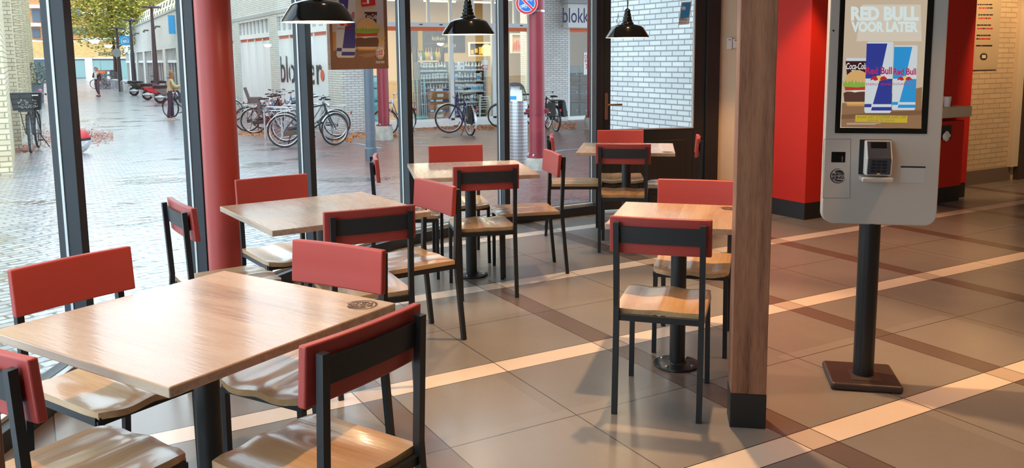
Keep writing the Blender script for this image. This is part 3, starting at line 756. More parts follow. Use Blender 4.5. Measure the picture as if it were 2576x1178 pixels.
def burger(F, I, x0, x1, y0, y1):      # x0..x1, y0 top .. y1 bottom
    w = x1-x0; h = y1-y0; cx = (x0+x1)/2
    F.poly(I['bund'], [(x0+.06*w, y1-.1*h), (x1-.06*w, y1-.1*h), (x1-.14*w, y1), (x0+.14*w, y1)])
    F.poly(I['bun'], [(x0+.08*w, y1-.12*h), (x1-.08*w, y1-.12*h), (x1-.16*w, y1-.05*h), (x0+.16*w, y1-.05*h)])
    F.poly(I['pat'], [(x0, y0+.64*h), (x0+.1*w, y0+.6*h), (x1-.06*w, y0+.6*h), (x1, y0+.68*h), (x1-.03*w, y0+.88*h), (x0+.03*w, y0+.88*h)])
    F.poly(I['onion'], [(x0+.2*w, y0+.58*h), (x1-.1*w, y0+.5*h), (x1-.08*w, y0+.56*h), (x0+.4*w, y0+.62*h)])
    F.poly(I['tom'], [(x0+.03*w, y0+.44*h), (x1-.05*w, y0+.44*h), (x1-.08*w, y0+.55*h), (x0+.06*w, y0+.56*h)])
    F.ell(I['bun'], cx, y0+.34*h, .46*w, .34*h, 180, 360)
    pts = []; random.seed(3)
    for i in range(19): pts.append((x0-.04*w+i/18*1.08*w, y0+(.36 if i % 2 else .28)*h+random.uniform(-.02, .03)*h))
    F.poly(I['let'], pts+[(x1, y0+.44*h), (cx, y0+.48*h), (x0, y0+.46*h)])
F.rect(I['bg'], 110, -900, 938, 800); F.rect(I['pale'], 760, -900, 938, 560); F.rect(I['wd'], 110, 770, 938, 1015); F.poly(I['wl'], [(500, 860), (938, 780), (938, 840), (640, 900)])
F.poly(I['bund'], [(110, 500), (165, 500), (165, 790), (110, 800)])
F.poly(I['can'], [(165, -900), (470, -900), (468, 870), (440, 900), (200, 900), (178, 870)])
F.poly(I['blue'], [(215, -860), (410, -860), (350, 150), (312, 350), (172, 350)] if False else [(240, -860), (430, -860), (352, 120), (316, 345), (200, 345)])
F.poly(I['blue'], [(318, 360), (466, 360), (466, 752), (268, 752)]); F.rect(I['blue'], 180, 748, 256, 800); F.poly(I['blue'], [(258, 808), (464, 808), (462, 866), (252, 866)])
F.text(I['txt'], 'Red Bull', 178, 185, 452, 295, .03); F.ell(I['yel'], 312, 385, 60, 22); F.ell(I['red'], 262, 385, 36, 16); F.ell(I['red'], 366, 385, 36, 16)
F.text(I['txt'], 'ENERGY DRINK', 186, 430, 440, 460, .0)
F.poly(I['glassy'], [(608, 140), (808, 140), (803, 190), (612, 190)]); F.poly(I['cola'], [(610, 185), (806, 185), (790, 440), (640, 440)])
F.text(M['white'], 'Coca-Cola', 614, 215, 798, 295, .01, .25); F.text(M['white'], 'zero', 665, 300, 750, 345, .04)
random.seed(5)
for i in range(26):
    x = random.uniform(770, 915); y = random.uniform(430, 700); a = random.uniform(-.5, .9); l = random.uniform(60, 110); dx, dy = math.cos(a-.8)*l, math.sin(a-.8)*l
    xe = min(936, max(760, x+dx)); F.poly(I['fry'] if i % 3 else I['bun'], [(x, y), (xe, y+dy), (min(936, xe+12), y+dy+12), (x+12, y+14)])
burger(F, I, 462, 830, 285, 790)
F.poly(I['red'], [(540, -70), (765, -90), (776, 78), (566, 106)]); F.text(M['white'], '1', 640, -20, 676, 58, .03); F.text(M['white'], '€3,50', 575, 36, 628, 68, .02)
grill_logo(F, 845, 825, 84, .72, bun=I['yel'], txt=I['red'], ring=M['navy'], back=M['white'])
F.text(M['white'], 'YOUR WAY', 775, 950, 920, 990, .03); F.rect(I['wl'], 165, 986, 660, 991)
F.mb.build('print', None, pt)

# ------------------------------------------------------------------ ordering kiosk
kz = R(-42); kp = Vector((.765, -1.105, 0)); kx = Vector((math.cos(kz), math.sin(kz), 0)); ky = Vector((-math.sin(kz), math.cos(kz), 0))
kt = thing('order_kiosk', 'pale grey ordering kiosk with a lit screen on a black pole', 'kiosk', kp, kz)
KY = -.062
def K(px, py, y=KY):
    p = on_plane(px, py, kp+ky*y, -ky)-kp; return Vector((p.dot(kx), y, p.z))
mb = MB(); mb.span((-.155, -.152, 0), (.155, .152, .036)); pb = mb.build('base_plate', plain('dark brown base plate', (62, 48, 46), .4), kt, bevel=.014, seg=4)
mb = MB(); mb.span((-.055, -.1, .036), (.075, .03, .0385)); mb.build('pole_flange', plain('flange plate', (74, 60, 56), .4), pb, bevel=.001)
zb = K(2213, 566).z
pl = on_z(2168, 936, .036)-kp; pxl = pl.dot(kx)
mb = MB(); mb.lathe([(.046, .037), (.046, zb+.05)], 32, (pxl, -.015, 0)); mb.build('pole', M['blackplastic'], kt, smooth=True)
xl = K(2072, 420).x; xr = (K(2371, 300).x+K(2359, 500).x)/2; KT = 1.98; cr = .052
def rrect(x0, x1, z0, z1, r, y, n=8):
    pts = []
    for cx, cz, a0 in ((x1-r, z0+r, 270), (x1-r, z1-r, 0), (x0+r, z1-r, 90), (x0+r, z0+r, 180)):
        for i in range(n+1): a = R(a0+90*i/n); pts.append(Vector((cx+r*math.cos(a), y, cz+r*math.sin(a))))
    return pts
mb = MB(); mb.slab(rrect(xl, xr, zb, KT, cr, KY), rrect(xl, xr, zb, KT, cr, KY+.03)); mb.build('front_panel', M['kiosk'], kt, bevel=.006, seg=3)
mb = MB(); mb.slab(rrect(xl-.004, xr+.004, zb-.002, KT+.002, cr, KY+.032), rrect(xl+.012, xr-.012, zb+.012, KT-.012, cr, KY+.115)); mb.build('housing', M['kioskside'], kt, bevel=.006, seg=3)
bl, br = K(2101, 334), K(2333, 338); tl, tr = K(2112, 0), K(2349, 0)
bx0, bx1, bz0 = (bl.x+tl.x)/2, (br.x+tr.x)/2, (bl.z+br.z)/2
mb = MB(); mb.span((bx0, KY-.004, bz0), (bx1, KY+.01, 1.87)); bz = mb.build('screen_bezel', M['bezel'], kt, bevel=.002)
sy = KY-.0045
def Kz(x, y): return K(2030+x/3.464, y/3.464, sy)
dl, dr = K(2115, 320, sy), K(2318, 325, sy); dtl, dtr = K(2125, 0, sy), K(2332, 0, sy)
dx0, dx1, dz0 = (dl.x+dtl.x)/2, (dr.x+dtr.x)/2, (dl.z+dr.z)/2
S = {k: screen('screen '+k, v, .8) for k, v in dict(bg=(206, 186, 160), bg2=(222, 210, 190), wd=(150, 112, 80), wd2=(126, 90, 62), title=(226, 240, 238), sil=(214, 222, 226), blue=(48, 60, 150), sky=(44, 152, 216), crim=(186, 40, 92), red=(198, 40, 44), yel=(240, 206, 110), ban=(206, 176, 40), bant=(150, 140, 90), bun=(222, 176, 110), bund=(206, 150, 84), let=(140, 180, 70), tom=(196, 56, 50), pat=(90, 58, 48), cola=(60, 24, 28), wht=(240, 240, 240), onion=(226, 226, 206)).items()}
F = Flat(lambda x, y: Kz(x, y), (1, 0, 0), (0, 0, 1), (0, -1, 0))
F.k += 1; F.mb.mat(S['bg']); zt = 1.82
F.mb.add([(dx0, sy-.00009, dz0), (dx1, sy-.00009, dz0), (dx1, sy-.00009, zt), (dx0, sy-.00009, zt)], [(0, 1, 2, 3)])
F.poly(S['bg2'], [(480, 40), (990, 40), (1000, 360), (430, 360)])
F.poly(S['wd'], [(306, 900), (1004, 760), (997, 1122), (297, 1108)]); F.poly(S['wd2'], [(300, 1000), (999, 960), (998, 1000), (299, 1040)])
F.text(S['title'], 'RED BULL', 383, 57, 975, 182, .055); F.text(S['title'], 'VOOR LATER', 385, 186, 968, 281, .055)
F.poly(S['sil'], [(345, 505), (515, 508), (512, 535), (342, 535)]); F.poly(S['cola'], [(336, 532), (515, 532), (505, 690), (352, 690)])
F.text(S['wht'], 'Coca-Cola', 342, 548, 520, 605, .012, .25); F.text(S['wht'], 'zero', 385, 611, 470, 636, .04)
IS = dict(bun=S['bun'], bund=S['bund'], let=S['let'], tom=S['tom'], pat=S['pat'], onion=S['onion'])
burger(F, IS, 318, 560, 612, 925)
def can(x0, y0, x1, y1, sk, col):       # sk: how far the bottom is shifted left
    X = lambda u, v: (x0+(x1-x0)*u-sk*v, y0+(y1-y0)*v)
    F.poly(S['sil'], [X(.03, -.012), X(.97, -.012), X(1, .02), X(1, .97), X(.96, 1), X(.04, 1), X(0, .97), X(0, .02)])
    F.poly(col, [X(0, .012), X(.77, .012), X(.53, .51), X(0, .51)]); F.poly(col, [X(.54, .515), X(1, .515), X(1, .965), X(.25, .965)])
    F.poly(S['sil'], [X(.28, .875), X(1, .875), X(1, .915), X(.265, .915)]); F.poly(col, [X(0, .872), X(.26, .872), X(.25, .918), X(0, .918)])
    F.text(S['crim'], 'Red Bull', *X(.0, .345), *X(.98, .45), .03)
    cx, cy = X(.5, .505); w = (x1-x0)
    F.ell(S['yel'], cx, cy, .13*w, .1*w, 0, 360)
    for s in (-1, 1): F.poly(S['red'], [(cx+s*.03*w, cy+.06*w), (cx+s*.08*w, cy-.05*w), (cx+s*.2*w, cy-.08*w), (cx+s*.29*w, cy+.0*w), (cx+s*.33*w, cy+.09*w), (cx+s*.22*w, cy+.05*w), (cx+s*.14*w, cy+.1*w)])
can(760, 402, 964, 960, 22, S['sky']); can(520, 372, 754, 985, 22, S['blue'])
F.text(S['crim'], 'SUGARFREE', 745, 722, 938, 742, .0); F.text(S['crim'], 'ENERGY DRINK', 514, 724, 735, 745, .0)
F.poly(S['ban'], [(422, 1002), (874, 1008), (872, 1070), (418, 1062)]); F.text(S['bant'], 'RAAK HET SCHERM AAN OM', 438, 1008, 860, 1032, .02); F.text(S['bant'], 'DOOR TE GAAN', 530, 1040, 760, 1060, .02)
F.rect(S['wht'], 345, 1073, 640, 1075.5); F.rect(S['wht'], 345, 1081, 600, 1083.5)
F.mb.build('lit_display', None, bz)['label'] = 'lit advertisement picture'
def kr(p0, p1): a, b = K(*p0), K(*p1); return min(a.x, b.x), max(a.x, b.x), min(a.z, b.z), max(a.z, b.z)
x0_, x1_, z0_, z1_ = kr((2163, 351), (2236, 440))
mb = MB(); mb.span((x0_, KY-.0015, z0_), (x1_, KY+.002, z1_)); rc = mb.build('terminal_recess', M['blackplastic'], kt)
# card terminal: wedge body leaning out of the recess
w0, w1 = x0_+.018, x1_-.002; hh = z1_-z0_
prof = [(KY-.006, z1_-.002), (KY-.03, z1_-.002), (KY-.072, z0_+hh*.5), (KY-.06, z0_+.004), (KY-.006, z0_+.004)]
mb = MB(); mb.slab([Vector((w0, y, z)) for y, z in prof], [Vector((w1, y, z)) for y, z in prof]); ct = mb.build('card_terminal', M['whiteplastic'], kt, bevel=.005, seg=3)
f0, f1, f2 = Vector((0, prof[1][0], prof[1][1])), Vector((0, prof[2][0], prof[2][1])), Vector((0, prof[3][0], prof[3][1]))
def face(mbx, a, b, u0, u1, v0, v1, th, lift):
    d = (b-a); n = Vector((0, d.z, -d.y)).normalized(); n = n if n.y < 0 else -n
    p = lambda u, v, l: Vector((w0+(w1-w0)*u, 0, 0))+a+d*v+n*l
    mbx.slab([p(u0, v0, lift), p(u1, v0, lift), p(u1, v1, lift), p(u0, v1, lift)], [p(u0, v0, lift-th), p(u1, v0, lift-th), p(u1, v1, lift-th), p(u0, v1, lift-th)])
mb = MB(); face(mb, f0, f1, .07, .95, .04, 1, .004, .002); face(mb, f1, f2, .07, .95, 0, .95, .004, .002); mb.build('terminal_face', plain('slate terminal face', (66, 68, 78), .3), ct, bevel=.0015)
mb = MB(); face(mb, f0, f1, .2, .8, .1, .42, .002, .0035); mb.build('terminal_screen', M['bezel'], ct)
mb = MB()
for r in range(4):
    for c_ in range(3): face(mb, f1, f2, .2+c_*.21, .36+c_*.21, .08+r*.2, .2+r*.2, .002, .0042)
mb.build('keypad', M['blackplastic'], ct)
mb = MB(); face(mb, f1, f2, .44, .56, .84, .92, .002, .0045); mb.build('confirm_key', M['yellow'], ct)
sx0, sx1, sz0, sz1 = kr((2161, 441), (2237, 453))
mb = MB(); mb.span((sx0, KY-.085, sz0), (sx1, KY+.001, sz1)); mb.build('terminal_shelf', M['kiosk'], kt, bevel=.004)
a_, b_, c_, d_ = kr((2266, 418), (2326, 461))
mb = MB(); mb.span((a_, KY-.002, d_-.006), (b_, KY+.004, d_)); mb.build('receipt_slot', M['blackplastic'], kt)
mb = MB(); mb.span((a_, KY-.0012, c_), (b_, KY+.004, d_-.006)); mb.build('receipt_tray', plain('slot tray grey', (190, 192, 194), .45), kt, bevel=.001)
a_, b_, c_, d_ = kr((2092, 382), (2126, 409))
mb = MB(); mb.span((a_, KY-.001, c_), (b_, KY+.004, d_)); sw = mb.build('scanner_window', M['bezel'], kt, bevel=.001)
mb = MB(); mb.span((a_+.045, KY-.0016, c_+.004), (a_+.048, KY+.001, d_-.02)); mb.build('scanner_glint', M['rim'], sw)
mb = MB(); q = K(2096.5, 77); mb.lathe([(.004, 0), (.004, .004)], 14, q+Vector((0, .002, 0)), Matrix.Rotation(PI/2, 4, 'X')); mb.build('camera_dot', M['bezel'], kt)
c0 = K(2108, 443); F = Flat(lambda x, y: c0+Vector((x, -.0005, -y)), (1, 0, 0), (0, 0, 1), (0, -1, 0))
grill_logo(F, 0, 0, abs(K(2128, 443).x-c0.x), bun=M['lettering'], txt=M['lettering'], ring=M['lettering']); F.mb.build('emblem', None, kt)['label'] = 'dark round emblem'
mb = MB()
for p0, p1 in (((2073, 350), (2140, 350)), ((2070, 498), (2138, 499)), ((2140, 350), (2138, 499)), ((2073, 350), (2070, 498))):
    a_, b_ = K(*p0), K(*p1); mb.beam(a_+Vector((0, -.0003, 0)), b_+Vector((0, -.0003, 0)), .0014, .0006, up=(0, 1, 0))
mb.build('service_panel_gap', M['greyplastic'], kt)

# ------------------------------------------------------------------ waste station in the red partition, sign on the brick wall
wy = 1.78
a_ = on_y(2330, 268, wy-.12); b_ = on_y(2405, 299, wy-.12)
ws = thing('waste_station', 'red tray and waste station with a pale counter, right behind the kiosk', 'cabinet', ((5.0+5.85)/2, wy-.007, 0))
W2 = (5.85-5.0)/2
mb = MB(); mb.span((-W2, -.10, .16), (W2, 0, .84)); body = mb.build('cabinet_body', M['redwall'], ws, bevel=.004)
mb = MB(); mb.span((-W2+.01, -.095, 0), (W2-.01, 0, .16)); mb.build('plinth', M['plinth'], ws)
mb = MB(); mb.span((-W2, -.16, .88), (W2+.02, 0, .985)); mb.build('counter', M['cream'], ws, bevel=.004)
s0 = on_y(2383, 313, wy-.1); mb = MB(); mb.span((s0.x-5.425-.16, -.103, .66), (s0.x-5.425+.06, -.095, .80)); mb.build('waste_slot', M['bezel'], ws)
nq = on_y(2381, 343, wy-.13)
nk = thing('paper_napkin', 'crumpled white paper napkin poking out of the red waste station', 'napkin', nq)
mb = MB(); mb.sphere((0, 0, 0), .05, 12, 8, (1, .5, .9)); random.seed(11); mb.v = [tuple(c_*random.uniform(.75, 1.25) for c_ in v) for v in mb.v]; mb.build('crumple', M['white'], nk)
cq = on_y(2382, 266, wy-.08)
cu = thing('paper_cup', 'small pale paper cup standing on the waste station counter', 'cup', (cq.x, cq.y, .985))
mb = MB(); mb.lathe([(.03, 0), (.04, .1), (.042, .1), (.042, .104)], 20); mb.build('cup_body', M['white'], cu, smooth=True)
sa = on_y(2452, 176, 2.24); sb = on_y(2505, 174, 2.24)
sg = thing('wall_sign', 'tall beige sign board with red and dark writing on the cream brick wall', 'sign', (sa.x-.06, 2.249, sa.z))
SWd = sb.x-sa.x+.08; mb = MB(); mb.span((0, -.015, 0), (SWd, 0, 1.25)); mb.build('board', plain('beige sign board', (196, 182, 152), .5), sg, bevel=.002)
sgo = Vector(sg.location)
F = Flat(lambda x, y: on_y(x, y, 2.233)-sgo, (1, 0, 0), (0, 0, 1), (0, -1, 0)); random.seed(4); F.rect(plain('beige sign print', (196, 182, 152), .5), 2454, -30, 2502, 170)
y = -20
for row in range(14):
    y = 10+row*8.6 if row < 13 else y
    if row % 3 == 2: continue
    x = 2456+random.uniform(0, 5)-(y-60)*.04
    while x < 2492-(y-60)*.04:
        w_ = random.uniform(3, 9); F.rect(M['signred'] if (row % 3 == 1 and random.random() < .7) else M['lettering'], x, y, x+w_, y+3.0); x += w_+1.3
F.ring(M['lettering'], 2474, 142, 9, 9, 1); F.rect(M['lettering'], 2467, 136, 2481, 149); F.rect(M['cream'], 2469, 138.5, 2479, 146.5)
F.mb.build('sign_writing', None, sg)
# ------------------------------------------------------------------ street
SETLAB['trim_11'] = 'street'
st = bpy.data.objects.new('street', None); COL.objects.link(st); st['kind'] = 'structure'; st['label'] = 'wet brick paved pedestrian street outside the windows'; st['category'] = 'street'
ts = [1.0, 8, 24, 140]; o0 = Vector((CAM.x, CAM.y, 0)); vs = []
for t in ts:
    for l in (-110, 110):
        q = o0+FH*t+RH*l; vs.append((q.x, q.y, -.05 if t <= 8 else -.5))
mb = MB(); mb.add(vs, [(2*i, 2*i+1, 2*i+3, 2*i+2) for i in range(3)]); mb.build('street_paving', M['paving'], st)
def ribbon(mb, pts, w, lift=.004):
    q = [G(*p) for p in pts]; vs = []
    for i, p in enumerate(q):
        d = (q[min(i+1, len(q)-1)]-q[max(i-1, 0)]); d.z = 0; d.normalize(); n = Vector((-d.y, d.x, 0))
        for s in (-1, 1): a = p+n*s*w/2; vs.append((a.x, a.y, street_h(a.x, a.y)+lift))
    mb.add(vs, [(2*i, 2*i+1, 2*i+3, 2*i+2) for i in range(len(q)-1)])
for pts, w in ((((840, 358), (900, 362), (960, 374)), .1), (((1040, 367), (1140, 369), (1240, 372)), .1), (((1370, 386), (1420, 378), (1500, 372)), .14)):
    mb = MB(); ribbon(mb, pts, w); mb.build('painted_line', M['blueline'], st)
def litter(name, lab, spots, n, m, seed):
    random.seed(seed); mb = MB()
    for k in range(n):
        px0, px1, py0, py1 = random.choice(spots); p = G(random.uniform(px0, px1), random.triangular(py0, py1, (py0+py1)/2))
        a = random.uniform(0, 2*PI); s = random.uniform(.016, .036); t = random.uniform(-.3, .3)
        e = Vector((math.cos(a), math.sin(a), t))*s; f = Vector((-math.sin(a), math.cos(a), random.uniform(-.4, .4)))*s*.7
        p.z += .012; mb.add([p-e, p-f*.8, p+e*1.2, p+f], [(0, 1, 2, 3)])
    mb.keep = True
    o = mb.build(name, m); tag(o, lab, 'leaves', kind='stuff'); return o
litter('fallen_leaves', 'orange fallen leaves along the foot of the shop front', [(1045, 1245, 312, 332), (1045, 1245, 314, 326), (885, 1000, 332, 350), (1370, 1450, 302, 330), (600, 690, 325, 345), (840, 885, 345, 360)], 4500, M['litter'], 1)
litter('fallen_leaves', 'reddish fallen leaves by the yellow brick wall at far left', [(82, 250, 300, 375), (90, 220, 320, 372), (205, 285, 325, 365), (30, 90, 360, 385)], 3500, M['litterred'], 2)

# ------------------------------------------------------------------ shop (white brick, glazed front)
FY = 19.6; GZ = -.6
def fx(px, py=200): return on_y(px, py, FY).x
def fz(px, py): return on_y(px, py, FY).z
shop = thing('shop_building', 'white brick shop with a glazed lit front across the street', 'building', (0, 0, 0))
def part(nm, m, parent, *spans, bevel=0):
    mb = MB()
    for a, b in spans: mb.span(a, b)
    return mb.build(nm, m, parent, bevel=bevel)
xA, xB, xC, xD = fx(850), fx(912), fx(1330), fx(1372); xE, xF = fx(1424), fx(1500)
zO0, zO1, zW1 = fz(1100, 78), fz(1100, 68), fz(1100, 57); zS = fz(1140, 302); RZ = 5.6
part('brick_pier', M['brickwhite'], shop, ((xA, FY-.35, GZ), (xB, FY+.5, RZ-1)))
part('brick_pier', M['brickwhite'], shop, ((xC, FY-.12, GZ), (xE, FY+.5, RZ-1)))
part('upper_wall', M['brickwhite'], shop, ((xA, FY, 3.75), (xF+6, FY+.4, RZ)))
part('fascia', M['greyroof'], shop, ((xA-.1, FY-.45, 3.62), (xF+6, FY+.05, 3.8)))
part('base_course', M['white'], shop, ((xB, FY-.08, GZ), (xC, FY+.3, zS)))
sw_ = [fx(914), fx(1007), fx(1136), fx(1242), fx(1329)]
mb = MB()
for x in sw_: mb.span((x-.06, FY-.05, zS), (x+.06, FY+.08, zO1))
mb.span((sw_[0], FY-.06, zO1), (sw_[-1], FY+.1, zW1)); mb.span((sw_[0], FY-.05, zS), (sw_[-1], FY+.08, zS+.06))
part_f = mb.build('window_frame', M['whiteframe'], shop)
ut = [fx(x) for x in (976, 1028, 1081, 1136, 1190, 1242, 1296, 1329)]
mb = MB()
for x in ut: mb.span((x-.045, FY-.03, zW1), (x+.045, FY+.06, 3.62))
mb.build('transom_frame', M['whiteframe'], shop)
mb = MB(); random.seed(2)
for x in (1060, 1110, 1160, 1212, 1265, 1310): mb.span((fx(x)-.05, FY-.075, zO1+.05), (fx(x)+.05, FY-.055, zO1+.08))
mb.build('vent_slot', M['lettering'], part_f)
for i in range(4):
    part('shop_pane', M['shopglass'], shop, ((sw_[i]+.06, FY+.0, zS+.06), (sw_[i+1]-.06, FY+.012, zO0)))
    part('orange_band', M['orange'], shop, ((sw_[i]+.06, FY-.005, zO0), (sw_[i+1]-.06, FY+.015, zO1)))
part('transom_pane', M['shopglass'], shop, ((sw_[0], FY+.01, zW1), (sw_[-1], FY+.02, 3.62)))
# inside of the shop
IZ = -.45
part('shop_floor', M['shopfloor'], shop, ((xB, FY+.1, IZ-.1), (xF+6, FY+9, IZ)))
part('shop_back_wall', M['beigewall'], shop, ((xA+.5, FY+6, IZ), (xF+6, FY+6.2, 3.7)))
part('shop_ceiling', M['whitewall'], shop, ((xA+.5, FY+.4, 3.64), (xF+6, FY+6.2, 3.74)))
part('shop_side_wall', M['beigewall'], shop, ((xB-.3, FY+.5, IZ), (xB, FY+6, 3.64)))
part('shop_side_wall', M['beigewall'], shop, ((xF+5.8, FY+.5, IZ), (xF+6, FY+6, 3.64)))
for i in range(3):
    for j in range(4):
        x = sw_[0]+1+j*1.75; y = FY+1.2+i*1.6
        mb = MB(); mb.mat(M['tube']).box((x, y, 3.52), (1.2, .07, .05)); mb.mat(M['white']).box((x, y, 3.57), (1.3, .14, .05)); mb.build('strip_light', None, shop)
# entrance with name sign
ex0, ex1, ez0, ez1 = xE, fx(1483), fz(1450, 300), fz(1450, 72)
part('entrance_frame', M['whiteframe'], shop, ((ex0, FY-.04, GZ), (ex0+.12, FY+.1, ez1)), ((fx(1490), FY-.04, GZ), (fx(1490)+.1, FY+.1, ez1)), ((ex0, FY-.05, GZ), (fx(1490), FY+.1, ez0+.1)), ((ex0, FY-.05, ez1), (fx(1490)+.2, FY+.1, ez1+.06)))
part('entrance_pane', M['shopglass'], shop, ((ex0+.12, FY, ez0+.1), (fx(1490), FY+.012, fz(1450, 81))))
part('orange_band', M['orange'], shop, ((ex0+.12, FY-.01, fz(1450, 81)), (fx(1490), FY+.02, ez1)))
sx0, sz0 = fx(1411), fz(1411, 71); sx1, sz1 = fx(1492), fz(1450, 12)
sgn = part('name_sign', M['whiteframe'], shop, ((sx0, FY-.42, sz0), (sx1+.5, FY-.13, sz1)), bevel=.01)
mb = MB(); a = on_y(1416, 57, FY-.43); b = on_y(1482, 21, FY-.43); mb.text('blokk', (a.x, FY-.4215, a.z), (1, 0, 0), (0, 0, 1), b.x-a.x, b.z-a.z, .005); mb.build('sign_lettering', M['navy'], sgn)
part('sign_canopy', M['greyroof'], shop, ((fx(1404), FY-.6, sz1), (sx1+1, FY, sz1+.22)))
part('entrance_wall', M['brickwhite'], shop, ((xF+.25, FY-.1, GZ), (xF+6, FY+.5, RZ-1)))
pst = part('entrance_sticker', M['white'], shop, ((fx(1468), FY-.012, fz(1470, 188)), (fx(1486), FY-.004, fz(1470, 132))))
mb = MB(); q = on_y(1470, 148, FY-.013); mb.text('OP', (q.x, FY-.0125, q.z), (1, 0, 0), (0, 0, 1), .16, .13, .02); q = on_y(1470, 158, FY-.013); mb.text('WE', (q.x, FY-.0125, q.z), (1, 0, 0), (0, 0, 1), .16, .11, .02); q = on_y(1473, 174, FY-.013); mb.text('7', (q.x, FY-.0125, q.z), (1, 0, 0), (0, 0, 1), .1, .16, .02); mb.build('sticker_writing', M['signred'], pst)
# street side of the shop: white filmed windows between brick piers
SXs = xA
def sy(px, py=120): return on_x(px, py, SXs).y
def sz(px, py): return on_x(px, py, SXs).z
side_top = 4.4
wing = thing('shop_side_wing', 'street side of the shop with white filmed windows and the big word on them', 'building', (0, 0, 0))
yP = [FY-.3, sy(822), sy(700), sy(680), sy(604), sy(596)]
part('upper_wall', M['brickwhite'], wing, ((SXs+.02, FY+.55, sz(640, 38)), (SXs+.42, 44, 7.5)))
part('lintel', M['greyroof'], wing, ((SXs-.04, FY+.55, sz(640, 46)), (SXs+.3, 44, sz(640, 38))))
part('brick_pier', M['brickwhite'], wing, ((SXs, FY+.52, GZ), (SXs+.4, yP[1], sz(640, 46))))
bays = [(yP[1], yP[2], 4), (yP[3], yP[4], 4)]
part('brick_pier', M['brickwhite'], wing, ((SXs-.02, yP[2], GZ), (SXs+.4, yP[3], sz(640, 46))))
y = yP[4]
for k in range(2):
    part('brick_pier', M['brickwhite'], wing, ((SXs-.02, y, GZ), (SXs+.4, y+1.1, sz(640, 46)))); bays.append((y+1.1, y+1.1+(yP[4]-yP[3]), 4)); y += 1.1+(yP[4]-yP[3])
hb0, hb1 = sz(640, 104), sz(640, 97); ht = sz(640, 52)
for (ya, yb, n) in bays:
    part('filmed_window', M['whitefilm'], wing, ((SXs+.06, ya, GZ), (SXs+.12, yb, hb0)))
    part('orange_band', M['orangered'], wing, ((SXs+.055, ya, hb0), (SXs+.12, yb, hb1)))
    part('top_light', M['greyroof'], wing, ((SXs+.1, ya, hb1+.14), (SXs+.14, yb, ht+.08)))
    mb = MB(); mb.span((SXs+.0, ya, hb1), (SXs+.1, yb, hb1+.16)); mb.span((SXs, ya, ht), (SXs+.1, yb, ht+.1))
    for i in range(n+1): q = ya+(yb-ya)*i/n; mb.span((SXs+.02, q-.035, GZ), (SXs+.1, q+.035, hb1))
    for i in range(2*n): q = ya+(yb-ya)*(i+.5)/(2*n); mb.span((SXs+.03, q-.03, hb1+.16), (SXs+.1, q+.03, ht))
    mb.build('window_frame', M['whiteframe'], wing)
mb = MB(); mb.mat(M['lettering'])
ya = sy(822, 180)-.0; L0 = on_x(706, 205, SXs+.04); L1 = on_x(810, 205, SXs+.04); zl0 = on_x(712, 207, SXs+.04).z; zl1 = on_x(712, 141, SXs+.04).z
mb.text('blokker', (SXs+.04, L0.y, zl0), (0, -1, 0), (0, 0, 1), L0.y-L1.y, zl1-zl0, .005)
q = on_x(811, 205, SXs+.04); mb.mat(M['orangered']).lathe([(.001, 0), (.17, .001), (.17, .006)], 20, (SXs+.045, q.y-.0, q.z+.18), Matrix.Rotation(-PI/2, 4, 'Y')); mb.build('window_lettering', None, wing)

# goods in the shop window
def shelf_unit(px0, px1, rows, lab, y0=FY+.25, dep=.4):
    a, b = on_y(px0, 200, y0).x, on_y(px1, 200, y0).x
    t = thing('shop_shelf', lab, 'shelf', ((a+b)/2, y0+dep/2, IZ)); w = (b-a)/2; top = on_y(1140, 155, y0).z-IZ
    for s in (-1, 1): mb = MB(); mb.span((s*w-.02, -dep/2, 0), (s*w+.02, dep/2, top)); mb.build('upright', M['shelfgrey'], t)
    mb = MB(); mb.span((-w+.021, dep/2-.02, .02), (w-.021, dep/2, top-.01)); mb.build('back_board', M['shopdark'], t)
    zs = []
    for py in rows:
        z = on_y(1140, py, y0).z; zs.append(z); mb = MB(); mb.span((-w+.021, -dep/2, z-IZ-.02), (w-.021, dep/2-.021, z-IZ)); mb.build('shelf_board', M['shelf'], t)
    return a, b, zs, y0+dep/2
protos = {}
def bottle(kind):
    nm, lab = {'spray': ('spray_bottle', 'white trigger spray bottle on the shop window shelves'), 'tall': ('cleaning_bottle', 'slim white cleaning bottle on the shop window shelves'), 'box': ('detergent_tub', 'square white detergent tub on the shop window shelves'), 'dark': ('cleaning_bottle', 'white bottle with a dark blue label on the shop window shelves')}[kind]
    t = thing(nm, lab, 'bottle' if kind != 'box' else 'tub', group={'spray': 'trigger spray bottles on the shop shelves', 'tall': 'slim bottles on the shop shelves', 'box': 'tubs on the shop shelves', 'dark': 'dark labelled bottles on the shop shelves'}[kind])
    if kind == 'box':
        mb = MB(); mb.span((-.055, -.045, 0), (.055, .045, .2)); mb.build('tub_body', M['whiteplastic'], t, bevel=.008)
        mb = MB(); mb.span((-.045, -.047, .05), (.045, -.0455, .15)); mb.build('label_panel', M['skyblue'], t); mb = MB(); mb.span((-.057, -.047, .2), (.057, .047, .225)); mb.build('lid', M['white'], t, bevel=.004)
    else:
        mb = MB(); mb.lathe([(.036, 0), (.04, .01), (.04, .13), (.03, .165), (.014, .185), (.014, .2)], 14); mb.build('bottle_body', M['whiteplastic'], t, smooth=True)
        mb = MB(); mb.lathe([(.0405, .03), (.0408, .031), (.0408, .11), (.0405, .111)], 14, cap=False); mb.build('label_band', {'spray': M['shelfgrey'], 'tall': M['slate'], 'dark': M['cartonblue']}[kind], t)
        mb = MB()
        if kind == 'spray': mb.lathe([(.016, .2), (.016, .225)], 10); mb.box((.012, 0, .235), (.07, .022, .03)); mb.beam((.035, 0, .225), (.05, 0, .18), .012)
        else: mb.lathe([(.016, .2), (.014, .24)], 10)
        mb.build('cap', M['white'], t)
    return t
